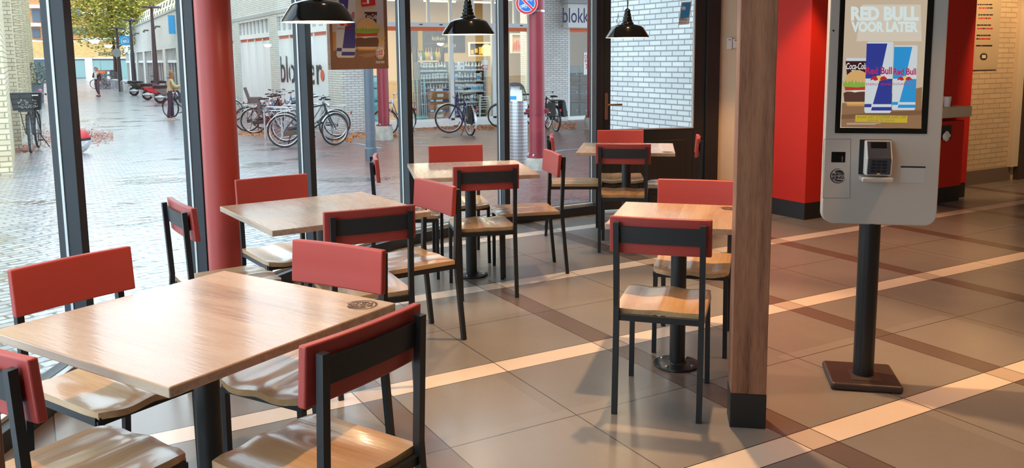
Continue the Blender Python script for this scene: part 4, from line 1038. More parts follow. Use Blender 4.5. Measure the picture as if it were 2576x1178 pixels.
def fill(a, b, z, y, kinds, gap):
    x = a+.09; random.seed(int(z*100)+int(a*10))
    while x < b-.06:
        k = random.choice(kinds); s = random.uniform(.92, 1.12)
        loc = (x, y-.1+random.uniform(-.02, .02), z); rz = random.uniform(-.2, .2)
        if k not in protos: protos[k] = bottle(k); protos[k].location = loc; protos[k].rotation_euler = (0, 0, rz); protos[k].scale = (s,)*3
        else: dup(protos[k], loc, rz, scale=s)
        x += gap*random.uniform(.95, 1.25)
r1 = shelf_unit(1056, 1131, (178, 206, 232, 259, 289), 'left shelf unit of bottles in the shop window, behind the stacked cartons')
r2 = shelf_unit(1143, 1222, (177, 205, 232, 259, 289), 'right shelf unit of bottles in the shop window, behind the leaning bicycle')
for i, z in enumerate(r1[2][:3]): fill(r1[0], r1[1], z, r1[3], (['tall', 'spray'], ['spray'], ['spray', 'tall'])[i], .088)
for i, z in enumerate(r2[2]): fill(r2[0]+(.36 if i == 0 else .0), r2[1], z, r2[3], (['dark', 'dark', 'tall'], ['tall', 'spray', 'box'], ['box'], ['box', 'tall'], ['spray', 'dark'])[i], .1)
for k, px in enumerate((1147, 1162)):     # two boxed products with two capital letters
    p = on_y(px, 177, FY+.3); t = thing('boxed_product', ['left', 'right'][k]+' of two white boxes with blue capital letters on the top shop shelf', 'box', (p.x, FY+.36, r2[2][0]))
    mb = MB(); mb.span((-.085, -.06, 0), (.085, .06, .25)); mb.build('carton_body', M['white'], t, bevel=.003)
    mb = MB(); mb.text('HG', (-.06, -.0605, .15), (1, 0, 0), (0, 0, 1), .12, .075, .03, .25); mb.build('lettering', M['signblue'], t)
    mb = MB(); mb.lathe([(.03, 0), (.03, .002)], 16, (0, -.0605, .06), Matrix.Rotation(PI/2, 4, 'X')); mb.build('picture', M['shopdark'], t)
for k in range(3):                           # stacked cartons
    b = on_y(1107, (300, 274.5, 249)[k], FY+.16); tp = on_y(1107, (274.5, 249, 222)[k], FY+.16); h = tp.z-b.z-.004
    t = thing('printed_carton', ['bottom', 'middle', 'top'][k]+' brown and blue printed carton in the stack inside the shop window', 'box', (b.x, FY+.19, b.z), group=None); w = .36
    mb = MB(); mb.span((-w, -.1, 0), (w, .06, h)); mb.build('carton_body', M['carton'], t, bevel=.004)
    mb = MB(); mb.span((-w-.001, -.102, h*.72), (w+.001, .058, h-.006)); mb.build('blue_band', M['cartonblue'], t)
    mb = MB(); mb.span((-w+.02, -.104, h*.8), (-w+.13, -.1, h*.95)); mb.span((-w+.2, -.104, h*.76), (-w+.42, -.1, h*.96)); mb.span((-.12, -.103, h*.2), (.08, -.1, h*.5)); mb.build('white_panel', M['white'], t)
for k in range(4):                           # turquoise boxes left
    b = on_y(933, (316, 284, 252, 220)[k], FY+.2); tp = on_y(933, (284, 252, 220, 190)[k], FY+.2); h = tp.z-b.z-.004
    t = thing('turquoise_box', ['lowest', 'second lowest', 'third', 'topmost'][k]+' turquoise box in the stack behind the grey street post', 'box', (b.x, FY+.3, b.z))
    mb = MB(); mb.span((-.3, -.15, 0), (.3, .15, h)); mb.build('carton_body', M['turq'], t, bevel=.004)
    mb = MB(); mb.span((-.302, -.152, h*.86), (.302, .148, h-.004)); mb.build('navy_band', M['navy'], t)
mp = None
for k, px in enumerate((1046, 1052, 1064, 1069, 1074)):
    p = on_y(px, 300, FY+.22); lab = 'turquoise floor squeegee standing upright in the shop window'
    if mp is None:
        mp = thing('floor_squeegee', lab, 'squeegee', p, .3, 'turquoise squeegees in the shop window')
        mb = MB(); mb.tube([(0, 0, .04), (0, .06, 1.15)], .011, 8); mb.build('pole', M['rim'], mp, smooth=True)
        mb = MB(); mb.tube([(0, .058, .8), (0, .075, 1.18)], .022, 8); mb.build('grip', M['turq'], mp, smooth=True)
        mb = MB(); mb.box((0, -.03, .05), (.2, .12, .05)); mb.build('head', M['turq'], mp, bevel=.01)
    else: dup(mp, p, .3*(-1)**k, lab)
mp = None
for k in range(6):
    p = on_y(1218, 298, FY+.2); z = p.z+k*.075; lab = 'white plastic stool in the stack standing in the shop window'
    if mp is None:
        mp = thing('plastic_stool', lab, 'stool', (p.x, FY+.33, z), 0, 'stacked white plastic stools')
        mb = MB(); mb.span((-.17, -.17, .28), (.17, .17, .31)); mb.build('seat', M['whiteplastic'], mp, bevel=.012)
        for sx in (-1, 1):
            for sy_ in (-1, 1): mb = MB(); mb.tube([(sx*.19, sy_*.19, 0), (sx*.15, sy_*.15, .285)], [.028, .034], 4); mb.build('leg', M['whiteplastic'], mp)
    else: dup(mp, (p.x, FY+.33, z), 0, lab)
p = on_y(1223, 176, FY+.02); t = thing('discount_sign', 'small white and red discount card hanging in the shop window', 'sign', (p.x, FY+.1, p.z))
mb = MB(); mb.span((-.1, -.004, 0), (.1, .004, .3)); mb.build('card', M['white'], t)
mb = MB(); mb.span((-.1, -.006, 0), (.1, .0, .15)); rb = mb.build('red_field', M['signred'], t)
mb = MB(); mb.text('25%', (-.085, -.0066, .055), (1, 0, 0), (0, 0, 1), .17, .07, .03); mb.build('writing', M['white'], rb)
p = on_y(1224, 126, FY+1.2); t = thing('round_lit_sign', 'round glowing yellow disc on a stem inside the shop', 'sign', p)
mb = MB(); mb.lathe([(.001, -.02), (.19, -.02), (.19, .02), (.001, .02)], 36, (0, 0, 0), Matrix.Rotation(PI/2, 4, 'X')); mb.build('disc', M['globe'], t)
mb = MB(); mb.span((-.03, -.015, -1.9), (.03, .015, -.18)); mb.build('stem', M['beigewall'], t)
p = on_y(1058, 128, FY+.6); t = thing('yellow_banner', 'narrow yellow banner hanging inside the shop', 'banner', p)
mb = MB(); mb.span((-.07, -.005, 0), (.07, .005, .62)); mb.build('cloth', M['yellow'], t); mb = MB(); mb.span((-.09, -.012, .62), (.09, .012, .645)); mb.build('rod', M['shelfgrey'], t)
p = on_y(1092, 101, FY+5.9); t = thing('wall_panel', 'dark panel with cooking words high in the shop', 'sign', (p.x+.3, FY+5.97, p.z-.35))
mb = MB(); mb.span((-1.3, -.03, -.1), (1.0, 0, .8)); pn_ = mb.build('panel', M['shopdark'], t)
mb = MB(); mb.text('koken', (-.36, -.032, .34), (1, 0, 0), (0, 0, 1), .5, .17, .0); mb.text('bakken', (.0, -.032, .08), (1, 0, 0), (0, 0, 1), .6, .17, .0); mb.build('writing', M['cream'], pn_)
# cookware display and framed display at the back
for nm, lab, x0, x1, y0, y1, dy in (('cookware_rack', 'dark rack with hanging cookware behind the left shop window', 1042, 1112, 118, 150, 1.4), ('display_frame', 'pale framed display case beside the round lit sign', 1178, 1236, 106, 142, 2.2), ('framed_display', 'cream framed display board at the right end of the shop window', 1284, 1314, 84, 134, 2.2)):
    a = on_y(x0, y1, FY+dy); b = on_y(x1, y0, FY+dy); t = thing(nm, lab, 'display', ((a.x+b.x)/2, FY+dy, a.z)); w = (b.x-a.x)/2; h = b.z-a.z
    if nm == 'cookware_rack':
        mb = MB(); mb.span((-w, -.02, h-.03), (w, .02, h)); mb.span((-w, -.15, -1.6), (-w+.05, .15, h)); mb.span((w-.05, -.15, -1.6), (w, .15, h)); mb.build('rack', M['shopdark'], t)
        random.seed(9)
        for i in range(9):
            x = -w+.12+i*(2*w-.24)/8; mb = MB(); mb.tube([(x, -.03, h-.02), (x, -.03, h-.14)], .008, 6); mb.lathe([(.03, h-.42), (.06, h-.4), (.065, h-.3), (.02, h-.14)], 10, (x, -.03, 0)); mb.build('pan', [M['beigewall'], M['chrome'], M['green'], M['yellow']][i % 4], t)
    else:
        mb = MB(); mb.span((-w, 0, 0), (w, .03, h)); mb.build('back_panel', M['shopdark'] if nm == 'display_frame' else M['beigewall'], t)
        mb = MB(); f_ = .05; mb.span((-w, -.06, 0), (w, 0, f_)); mb.span((-w, -.06, h-f_), (w, 0, h)); mb.span((-w, -.0599, f_), (-w+f_, 0, h-f_)); mb.span((w-f_, -.0599, f_), (w, 0, h-f_)); mb.build('frame', M['cream'], t)
        mb = MB()
        for i in range(5): mb.span((-w*.8+i*w*.35, -.03, h*.15+(i % 2)*h*.1), (-w*.8+i*w*.35+.1, -.001, h*.45+(i % 3)*h*.1))
        mb.build('shown_goods', M['orange'] if nm != 'display_frame' else M['yellow'], t)
for k, (px, m) in enumerate(((1252, 'signblue'), (1290, 'turq'), (1318, 'green'))):
    p = on_y(px, 282, FY+.35); t = thing('hanging_bag', ['blue', 'turquoise', 'green'][k]+' sheet bag hanging on a rack in the shop window', 'bag', (p.x, FY+.4, p.z))
    mb = MB(); mb.slab([(-.16, -.03, 0), (.16, -.03, .02), (.19, -.03, .9), (-.17, -.03, .88)], [(-.15, .05, .03), (.15, .05, .03), (.17, .05, .86), (-.15, .05, .86)]); mb.build('sheet', M[m], t, bevel=.01)
    mb = MB(); mb.span((-.12, -.035, .2), (.1, -.028, .6)); mb.build('print_panel', M['white'], t)
for r_ in range(3):                          # grey lockers inside the entrance
    for c_ in range(2):
        a = on_y(1434+c_*24, 300-r_*46, FY+.5); b = on_y(1457+c_*24, 256-r_*46, FY+.5); t = thing('storage_locker', ['lowest', 'middle', 'upper'][r_]+' '+['left', 'right'][c_]+' grey storage box inside the shop entrance', 'locker', ((a.x+b.x)/2, FY+.7, a.z)); w = (b.x-a.x)/2; h = b.z-a.z
        mb = MB(); mb.span((-w, -.2, 0), (w, .3, h-.01)); mb.build('locker_body', M['greyplastic'], t, bevel=.008)
        mb = MB(); mb.span((-w+.04, -.21, .05), (w-.04, -.198, h-.06)); d_ = mb.build('locker_door', M['shelfgrey'], t); mb = MB(); mb.span((w*.3, -.222, h*.45), (w*.5, -.208, h*.55)); mb.build('handle', M['rim'], d_)
cn_ = thing('street_canopy', 'broad roof slab carried by the maroon pillars over the paving', 'canopy', (0, 0, 0))
part('roof_slab', M['greyroof'], cn_, ((4.15, 6.6, 4.32), (17, FY-.7, 4.6)))
part('roof_edge', M['whiteframe'], cn_, ((4.05, 6.5, 4.25), (4.15, FY-.7, 4.7)))
# passage wall behind the glass door
pw = thing('passage_building', 'white painted brick wall close behind the glass door', 'building', (0, 0, 0))
part('brick_wall', M['brickalley'], pw, ((4.15, 2.72, -.3), (4.6, 5.75, 4.6)))
mb = MB(); q = on_x(1552, 55, 4.13); mb.torus((4.138, q.y, q.z), .035, .006, 16, 6, Matrix.Rotation(PI/2, 4, 'Y')); mb.tube([(4.15, q.y, q.z+.1), (4.136, q.y, q.z+.035)], .006, 6); mb.build('wall_ring', M['chrome'], pw)

# ------------------------------------------------------------------ street furniture
def pillar(p, r, lab, base=.32, hh=.34, strap=False):
    t = thing('steel_pillar', lab, 'pillar', p)
    mb = MB(); mb.lathe([(r*1.55, -.2), (r*1.55, hh*.8), (r*1.45, hh)], 28); mb.build('concrete_foot', M['concrete'], t, smooth=True, ang=30)
    mb = MB(); mb.lathe([(r*1.35, hh), (r*1.35, hh+.03), (r*1.02, hh+.03)], 28); fp = mb.build('foot_flange', M['maroon'], t)
    for k in range(4): a = .6+k*PI/2; mb = MB(); mb.lathe([(.016, 0), (.016, .02), (.008, .035)], 8, (r*1.22*math.cos(a), r*1.22*math.sin(a), hh+.03)); mb.build('bolt', M['chrome'], fp)
    mb = MB(); mb.lathe([(r, hh), (r, 4.3)], 32); mb.build('shaft', M['maroon'], t, smooth=True)
    if strap:
        mb = MB(); mb.lathe([(r*1.03, strap), (r*1.06, strap), (r*1.06, strap+.09), (r*1.03, strap+.09)], 28); b = mb.build('pipe_strap', M['maroon'], t)
        for s in (-1, 1): mb = MB(); mb.box(RH*s*r*1.2+Vector((0, 0, strap+.045)), (.07, .05, .07), math.atan2(RH.y, RH.x)); mb.build('strap_lug', M['maroon'], b, bevel=.008)
    return t
P1 = G(967, 352); pillar(P1, .135, 'maroon steel pillar beside the grey street post, before the shop')
P2 = G(1352, 427); r2_ = 19.5/2144*(P2-CAM).dot(FH); zst = on_plane(1352, 287, P2, FH).z-P2.z
hh2 = on_plane(1352, 396, P2, FH).z-P2.z
pillar(P2, r2_, 'scratched maroon steel pillar carrying the no cycling sign', hh=hh2, strap=zst)
P3 = G(1489, 325); pillar(P3, .14, 'maroon steel pillar just left of the glass door frame')
sp_ = P2-FH*(r2_+.06); c = on_plane(1325, 8, sp_, FH)
ns = thing('traffic_sign', 'round red rimmed blue no cycling sign on the maroon pillar', 'sign', c)
rs = 27.5/2144*(sp_-CAM).dot(FH); face_ = Matrix((RH, Vector((0, 0, 1)), -FH)).transposed().to_4x4()
mb = MB(); mb.lathe([(rs, -.012), (rs, 0)], 48, ax=face_); mb.build('sign_plate', M['greyroof'], ns)
F = Flat(lambda x, y: RH*x*rs-Vector((0, 0, 1))*y*rs*1.0-FH*.001, RH, (0, 0, 1), -FH)
F.ell(M['white'], 0, 0, .99, .99, 0, 360, 48); F.ell(M['signred'], 0, 0, .96, .96, 0, 360, 48); F.ell(M['white'], 0, 0, .76, .76, 0, 360, 48); F.ell(M['signblue'], 0, 0, .72, .72, 0, 360, 48)
for ox, oy in ((-.28, .3), (.22, -.3)):
    for wx in (-.17, .17): F.ring(M['white'], ox+wx, oy, .13, .13, .03)
    for a, b in (((-.17, 0), (-.05, -.2)), ((-.05, -.2), (.13, -.2)), ((.17, 0), (.1, -.26)), ((-.05, -.2), (.0, 0)), ((.0, 0), (.13, -.2)), ((-.17, 0), (0, 0)), ((.1, -.26), (.18, -.28))):
        dx, dy = b[0]-a[0], b[1]-a[1]; l = math.hypot(dx, dy); nx, ny = -dy/l*.016, dx/l*.016
        F.poly(M['white'], [(ox+a[0]+nx, oy+a[1]+ny), (ox+b[0]+nx, oy+b[1]+ny), (ox+b[0]-nx, oy+b[1]-ny), (ox+a[0]-nx, oy+a[1]-ny)])
q = .06; F.poly(M['white'], [(-.53-q*1.4, -.53+q*1.4), (.53-q*1.4, .53+q*1.4), (.53+q*1.4, .53-q*1.4), (-.53+q*1.4, -.53-q*1.4)]); F.poly(M['signred'], [(-.53-q, -.53+q), (.53-q, .53+q), (.53+q, .53-q), (-.53+q, -.53-q)])
F.mb.build('sign_face', None, ns)
mb = MB(); mb.lathe([(r2_*1.02, 0), (r2_*1.03, 0), (r2_*1.03, .03), (r2_*1.02, .03)], 28, P2-c+Vector((0, 0, c.z-P2.z-rs*.75))); mb.build('mounting_band', M['chrome'], ns)
# grey street post
gp = G(934, 404); dpp = (gp-CAM).dot(FH); rp = 12.5/2144*dpp
t = thing('street_post', 'slate grey street lamp post standing left of the maroon pillar', 'lamp post', gp)
mb = MB(); mb.lathe([(rp*1.22, -.2), (rp*1.22, on_plane(934, 373, gp, FH).z-gp.z), (rp, on_plane(934, 370, gp, FH).z-gp.z)], 28); mb.build('base_sleeve', M['slate'], t, smooth=True, ang=30)
mb = MB(); mb.lathe([(rp, .2), (rp*.86, 4.6)], 28); mb.build('shaft', M['slate'], t, smooth=True)
mb = MB(); mb.lathe([(.01, 4.6), (.22, 4.62), (.24, 4.7), (.05, 4.8)], 24); mb.build('lantern', M['slate'], t, smooth=True)
mb = MB(); q = on_plane(923, 237, gp, FH)-gp; mb.box(q+FH*-.01, (.04, .012, .06), math.atan2(RH.y, RH.x)); mb.build('torn_sticker', M['white'], t)
# litter bin of chequer plate
bp = G(1305, 412); dB = (bp-CAM).dot(FH); rb_ = 23/2144*dB; hB = on_plane(1305, 256, bp, FH).z-bp.z
t = thing('litter_bin', 'cylindrical chequer plate litter bin beside the scratched pillar', 'bin', bp)
mb = MB(); mb.lathe([(rb_*.98, -.1), (rb_*.98, .04), (rb_, .05), (rb_, hB), (rb_*.96, hB)], 48); mb.build('drum', M['chequer'], t, smooth=True, ang=30)
hh = on_plane(1305, 207, bp, FH).z-bp.z-hB
pr_ = [(-rb_*.95, hh*.98), (-rb_*.3, hh), (rb_*.25, hh*.96), (rb_*.6, hh*.8), (rb_*.85, hh*.5), (rb_*.97, hh*.02)]; vs = []
for th in (0, .05):
    for x, z in pr_:
        for s_ in (-1, 1): w_ = rb_*.8*math.sqrt(max(.1, 1-(max(0, x)/rb_)**2)); q = RH*(x*(1-th))+FH*s_*w_+Vector((0, 0, hB+z-th)); vs.append(q)
n_ = len(pr_); fs = []
for i in range(n_-1):
    a = 2*i; b = 2*n_+2*i; fs += [(a, a+1, a+3, a+2), (b, b+2, b+3, b+1), (a, a+2, b+2, b), (a+1, b+1, b+3, a+3)]
fs += [(0, 2*n_, 2*n_+1, 1), (2*n_-2, 2*n_-1, 4*n_-1, 4*n_-2)]
mb = MB(); mb.add(vs, fs); mb.build('hood', plain('dark bin hood', (92, 94, 98), .4, .4), t, smooth=True)
mb = MB()
for s_ in (-1, 1): mb.tube([RH*-rb_*.9+FH*s_*rb_*.3+Vector((0, 0, hB)), RH*-rb_*.9+FH*s_*rb_*.3+Vector((0, 0, hB+hh*.97))], .012, 6)
mb.build('hood_strut', M['chrome'], t)
mb = MB(); mb.M = Matrix.Translation((0, 0, hB)) @ Matrix.Rotation(math.atan2(RH.y, RH.x), 4, 'Z'); mb.span((-rb_*.86, -rb_*.45, 0), (rb_*.45, rb_*.4, hh*.62)); mb.span((-rb_*.8, -rb_*.3, hh*.6), (rb_*.2, rb_*.3, hh*.82)); mb.build('newspaper_waste', M['white'], t, bevel=.01)
mb = MB(); mb.M = Matrix.Translation((0, 0, hB)) @ Matrix.Rotation(math.atan2(RH.y, RH.x), 4, 'Z'); mb.span((-rb_*.87, -rb_*.46, hh*.12), (-rb_*.2, rb_*.41, hh*.3)); mb.build('blue_wrapper', M['skyblue'], t)
mb = MB(); mb.lathe([(rb_*.97, hB-.01), (rb_*.97, hB+.012), (rb_*.8, hB+.012)], 40, cap=False); mb.build('rim', M['chrome'], t, smooth=True)
q = on_plane(1326, 284, bp, FH)-bp; mb = MB(); mb.box(q-FH*.1, (.09, .05, .04), math.atan2(RH.y, RH.x)); mb.build('lock', M['lettering'], t, bevel=.004)
# ball bollard
bb = G(195, 386); dA = (bb-CAM).dot(FH); rA = 33/2144*dA
t = thing('ball_bollard', 'red and white ball bollard half hidden by the leftmost window post', 'bollard', bb+Vector((0, 0, rA*.96)))
mb = MB(); mb.lathe([(rA*math.sin(R(a)), rA*math.cos(R(a))) for a in (1, 10, 20, 30, 40, 50, 60, 70, 78, 84)], 32); mb.build('red_cap', plain('worn red ball paint', (206, 52, 58), .4, 0, .5, .1, 6), t, smooth=True)
mb = MB(); mb.lathe([(rA*.985*math.sin(R(a)), rA*.985*math.cos(R(a))) for a in (84, 90, 100, 110, 120, 130, 140, 150, 160, 165)], 32); mb.build('white_half', plain('worn white ball paint', (214, 216, 216), .6, 0, .4, .5, 14), t, smooth=True)
mb = MB(); mb.lathe([(rA*.9965, -.01), (rA*1.005, 0), (rA*1.005, .03), (rA*.99, .04)], 32, (0, 0, rA*.09)); mb.build('dark_seam', M['lettering'], t)
# ------------------------------------------------------------------ bicycles
def heading(az): d = FH*math.cos(R(az))+RH*math.sin(R(az)); return math.atan2(d.y, d.x)
def bike(label, px, py, end, az, steer, paint, trim='mud', extra='', scale=1.0, lowstep=True, name='bicycle'):
    p = G(px, py); rz = heading(az); ox = (-.53 if end == 'rear' else .57)*scale
    loc = p-Vector((math.cos(rz)*ox, math.sin(rz)*ox, 0)); loc.z = street_h(loc.x, loc.y)+.004
    t = thing(name, label, 'bicycle', loc, rz, 'parked bicycles', scale)
    pm, mm = M[paint], M[trim]; A, B = Vector((-.53, 0, .35)), Vector((.57, 0, .35))
    SM = Matrix.Translation((.40, 0, 0)) @ Matrix.Rotation(R(steer), 4, 'Z') @ Matrix.Translation((-.40, 0, 0))
    RX = Matrix.Rotation(PI/2, 4, 'X')
    def wheel(c, mat_):
        mb = MB(); mb.M = mat_; mb.torus(c, .312, .014, 40, 6, RX); mb.lathe([(.018, -.04), (.018, .04)], 8, c, RX)
        w = mb.build('wheel', M['rim'], t, smooth=True)
        mb = MB(); mb.M = mat_
        for k in range(18):
            a = 2*PI*k/18; s = .03 if k % 2 else -.03; b2 = a+(.25 if k % 4 < 2 else -.25)
            mb.tube([c+Vector((.02*math.cos(b2), s, .02*math.sin(b2))), c+Vector((.308*math.cos(a), 0, .308*math.sin(a)))], .0022, 3, cap=False)
        mb.build('spokes', M['spoke'], w)
        mb = MB(); mb.M = mat_; mb.torus(c, .335, .021, 40, 8, RX); mb.build('tyre', M['tyre'], w, smooth=True)
    wheel(A, None); wheel(B, SM)
    bb, sc_, ht_, hb_ = Vector((-.06, 0, .30)), Vector((-.19, 0, .82)), Vector((.33, 0, .93)), Vector((.375, 0, .76))
    mb = MB(); mb.tube([ht_, hb_], .021, 10); mb.tube([bb, sc_], .017, 10); mb.tube([hb_, hb_+Vector((-.12, 0, -.25)), bb], .019, 10)
    if lowstep: mb.tube([ht_+Vector((0, 0, -.05)), Vector((.12, 0, .55)), Vector((-.12, 0, .52))], .016, 10)
    else: mb.tube([ht_+Vector((0, 0, -.03)), sc_+Vector((0, 0, -.02))], .016, 10)
    for s in (-1, 1): mb.tube([bb+Vector((0, s*.03, 0)), A+Vector((0, s*.06, 0))], .010, 8); mb.tube([sc_+Vector((0, s*.02, -.06)), A+Vector((0, s*.06, 0))], .009, 8)
    mb.build('frame', pm, t, smooth=True)
    mb = MB(); mb.M = SM; mb.tube([hb_, hb_+Vector((.02, 0, -.06))], .02, 8)
    for s in (-1, 1): mb.tube([hb_+Vector((.02, s*.045, -.06)), Vector((.46, s*.05, .55)), B+Vector((0, s*.05, 0))], .011, 8)
    mb.build('fork', pm, t, smooth=True)
    mb = MB(); mb.M = SM; mb.tube([ht_, Vector((.315, 0, 1.06))], .013, 8); mb.tube([(.09, .29, 1.06), (.2, .28, 1.075), (.30, .22, 1.09), (.34, .1, 1.075), (.33, 0, 1.06), (.34, -.1, 1.075), (.30, -.22, 1.09), (.2, -.28, 1.075), (.09, -.29, 1.06)], .0115, 8); hbar = mb.build('handlebar', M['rim'], t, smooth=True)
    for s in (-1, 1): mb = MB(); mb.M = SM; mb.tube([(.17, s*.283, 1.073), (.06, s*.291, 1.057)], .018, 8); mb.build('grip', M['saddle'], hbar, smooth=True)
    mb = MB(); mb.M = SM; mb.sphere((.43, 0, .88), .045, 10, 8); mb.build('front_lamp', M['rim'], t, smooth=True)
    mb = MB(); mb.tube([sc_, Vector((-.225, 0, .95))], .013, 8); mb.build('seat_post', M['rim'], t)
    mb = MB(); mb.grid(lambda u, v: Vector((-.23+v*.14, u*(.11-.075*(v+1)/2), .985-.012*u*u-.015*v*v)), 8, 10, lambda u, v: Vector((-.23+v*.13, u*(.095-.07*(v+1)/2), .935))); mb.build('saddle', M['saddle'], t, smooth=True)
    for c, mat_, a0, a1 in ((A, None, 20, 205), (B, SM, 5, 150)):
        mb = MB(); mb.M = mat_; rr = .375; n = 16
        prof = [(-.028, -.008), (0, .004), (.028, -.008), (.0, -.004)]; vs = []
        for i in range(n+1):
            a = R(a0+(a1-a0)*i/n)
            for w_, dr in prof: vs.append(c+Vector(((rr+dr)*math.cos(a), w_, (rr+dr)*math.sin(a))))
        fs = [(4*i+j, 4*i+(j+1) % 4, 4*(i+1)+(j+1) % 4, 4*(i+1)+j) for i in range(n) for j in range(4)]
        mb.add(vs, fs); mb.build('mudguard', mm, t, smooth=True)
    mb = MB(); z = .80
    for s in (-1, 1): mb.tube([(-.24, s*.03, z), (-.34, s*.07, z), (-.80, s*.07, z), (-.83, 0, z)], .006, 6); mb.tube([(-.78, s*.07, z), A+Vector((-.01, s*.065, .01))], .005, 6); mb.tube([(-.5, s*.07, z), A+Vector((0, s*.065, .01))], .005, 6)
    for k in range(4): mb.tube([(-.38-k*.12, -.07, z), (-.38-k*.12, .07, z)], .005, 6)
    mb.build('luggage_rack', M['frame'] if trim != 'mud' else M['rim'], t)
    mb = MB(); mb.box((-.905, 0, .61), (.03, .05, .07)); mb.build('tail_light', M['tail'], t, bevel=.006)
    mb = MB(); mb.box((-.27, -.055, .325), (.56, .03, .10), M=Matrix.Rotation(-.10, 4, 'Y')); mb.build('chain_case', M['shopdark'] if 'brown' in extra else M['blackplastic'], t, bevel=.02)
    mb = MB()
    for s in (-1, 1): mb.tube([bb+Vector((0, s*.07, 0)), bb+Vector((s*.14, s*.085, -.10*s))], .009, 6); mb.box(bb+Vector((s*.14, s*.13, -.10*s)), (.09, .085, .022))
    mb.build('pedals', M['blackplastic'], t)
    mb = MB(); mb.tube([(-.40, .05, .3), (-.46, .20, .012)], .009, 6); mb.build('kickstand', M['frame'], t)
    if 'coat' in extra:
        mb = MB()
        for s in (-1, 1): mb.box((-.62, s*.055, .5), (.34, .008, .42), M=Matrix.Rotation(.1, 4, 'Y'))
        mb.build('coat_guard', M['saddle'], t, bevel=.003)
    if 'pannier' in extra:
        for s in (-1, 1):
            mb = MB(); mb.slab([(-.40, s*.09, .84), (-.78, s*.09, .84), (-.84, s*.10, .42), (-.42, s*.10, .42)], [(-.42, s*.20, .83), (-.76, s*.20, .83), (-.82, s*.25, .44), (-.44, s*.25, .44)]); b = mb.build('pannier_bag', M['saddle'], t, bevel=.02)
            mb = MB(); mb.box((-.63, s*.248, .55), (.34, .012, .025)); mb.build('reflective_strip', M['white'], b)
        mb = MB(); mb.span((-.8, -.17, .845), (-.4, .17, .87)); mb.build('pannier_flap', M['saddle'], t, bevel=.01)
    if 'child' in extra:
        mb = MB(); mb.span((-.66, -.15, .84), (-.34, .15, .90)); mb.box((-.66, 0, 1.06), (.05, .30, .46), M=Matrix.Rotation(-.3, 4, 'Y'))
        for s in (-1, 1): mb.box((-.50, s*.14, .95), (.3, .02, .12)); mb.box((-.36, s*.13, .68), (.09, .06, .34))
        mb.build('child_seat', plain('grey child seat', (92, 84, 84), .5), t, bevel=.015)
    if 'crate' in extra:
        mb = MB(); mb.M = SM; x, z0, z1 = .62, .80, 1.12
        mb.slab([(x-.19, -.25, z1), (x+.19, -.25, z1), (x+.19, .25, z1), (x-.19, .25, z1)], [(x-.16, -.22, z0), (x+.16, -.22, z0), (x+.16, .22, z0), (x-.16, .22, z0)]); c = mb.build('front_crate', M['saddle'], t, bevel=.012)
        mb = MB(); mb.M = SM; mb.span((x+.184, .10, z1-.06), (x+.192, .2, z1-.04)); mb.build('crate_label', M['white'], c)
        random.seed(8); mb = MB(); mb.M = SM
        for k in range(26):
            a = random.uniform(-.14, .16); b = random.uniform(.05, .2); r = random.uniform(.008, .022)
            mb.torus((x+.158+b*.10, a, z0+b), r, .0025, 10, 4, Matrix.Rotation(PI/2, 4, 'Y'))
        mb.build('floral_print', M['whiteplastic'], c)
        mb = MB(); mb.M = SM; mb.span((x-.17, -.14, .77), (x+.16, .14, .795))
        for s in (-1, 1): mb.tube([(x+.0, s*.12, .78), (B.x, s*.06, .36)], .008, 6)
        mb.build('front_carrier', M['frame'], t)
        mb = MB(); mb.M = SM; mb.sphere((.16, .2, 1.12), .045, 12, 8); mb.build('pink_bell', plain('pink bell', (200, 96, 140), .3), hbar, smooth=True)
    return t
bike('navy bicycle on its stand before the shop window', 1183, 341, 'rear', -24, 62, 'navy', 'mud', 'coat', scale=1.1)
bike('black bicycle with two pannier bags by the white brick wall', 1399, 331, 'rear', -15, -34, 'frame', 'tyre', 'pannier', lowstep=False)
bike('black bicycle mostly hidden by a window post, only its front wheel showing', 1257, 321, 'front', -96, 0, 'frame', 'tyre')
bike('silver bicycle half hidden behind the maroon pillar beside the grey street post', 978, 342, 'front', -158, -60, 'rim', 'tyre')
bike('silver bicycle with a brown chain case, nearest of the parked cluster', 717, 371, 'rear', 74, 30, 'frame', 'mud', 'brown', lowstep=False)
bike('dark bicycle directly behind the nearest one of the parked cluster', 722, 357, 'rear', 78, 12, 'shelfgrey', 'mud')
bike('pale silver bicycle facing left at the right end of the parked cluster', 849, 344, 'rear', -88, -10, 'rim', 'mud', '', lowstep=False)
bike('bicycle with a grey child seat at the left end of the parked cluster', 640, 336, 'rear', 80, 12, 'shelfgrey', 'mud', 'child')
bike('black bicycle behind the one with the child seat', 624, 331, 'rear', 70, -20, 'frame', 'tyre')
bike('blue framed bicycle in the middle of the parked cluster', 662, 324, 'rear', 62, 20, 'signblue', 'mud')
bike('reddish framed bicycle in the parked cluster below the big letter b', 700, 320, 'rear', -8, 35, 'maroon', 'tyre', '', lowstep=False)
bike('grey bicycle at the back of the parked cluster by the filmed windows', 684, 312, 'rear', -14, 40, 'shelfgrey', 'mud')
bike('dark bicycle seen in the narrow gap left of the red round column', 520, 303, 'front', -75, 0, 'frame', 'mud')
wb = bike('black bicycle held by the woman in the beige jacket', 431, 297, 'front', -72, 0, 'frame', 'tyre', 'coat')
bike('bicycle with a black flower print crate, parked by the yellow brick wall', 77, 384, 'front', 158, 4, 'frame', 'tyre', 'crate', scale=1.12)
bike('left of two bicycles standing in the far hoop rack', 273, 223, 'rear', -84, 8, 'frame', 'mud')
bike('right of two bicycles standing in the far hoop rack', 291, 224, 'rear', -80, 0, 'shelfgrey', 'tyre')
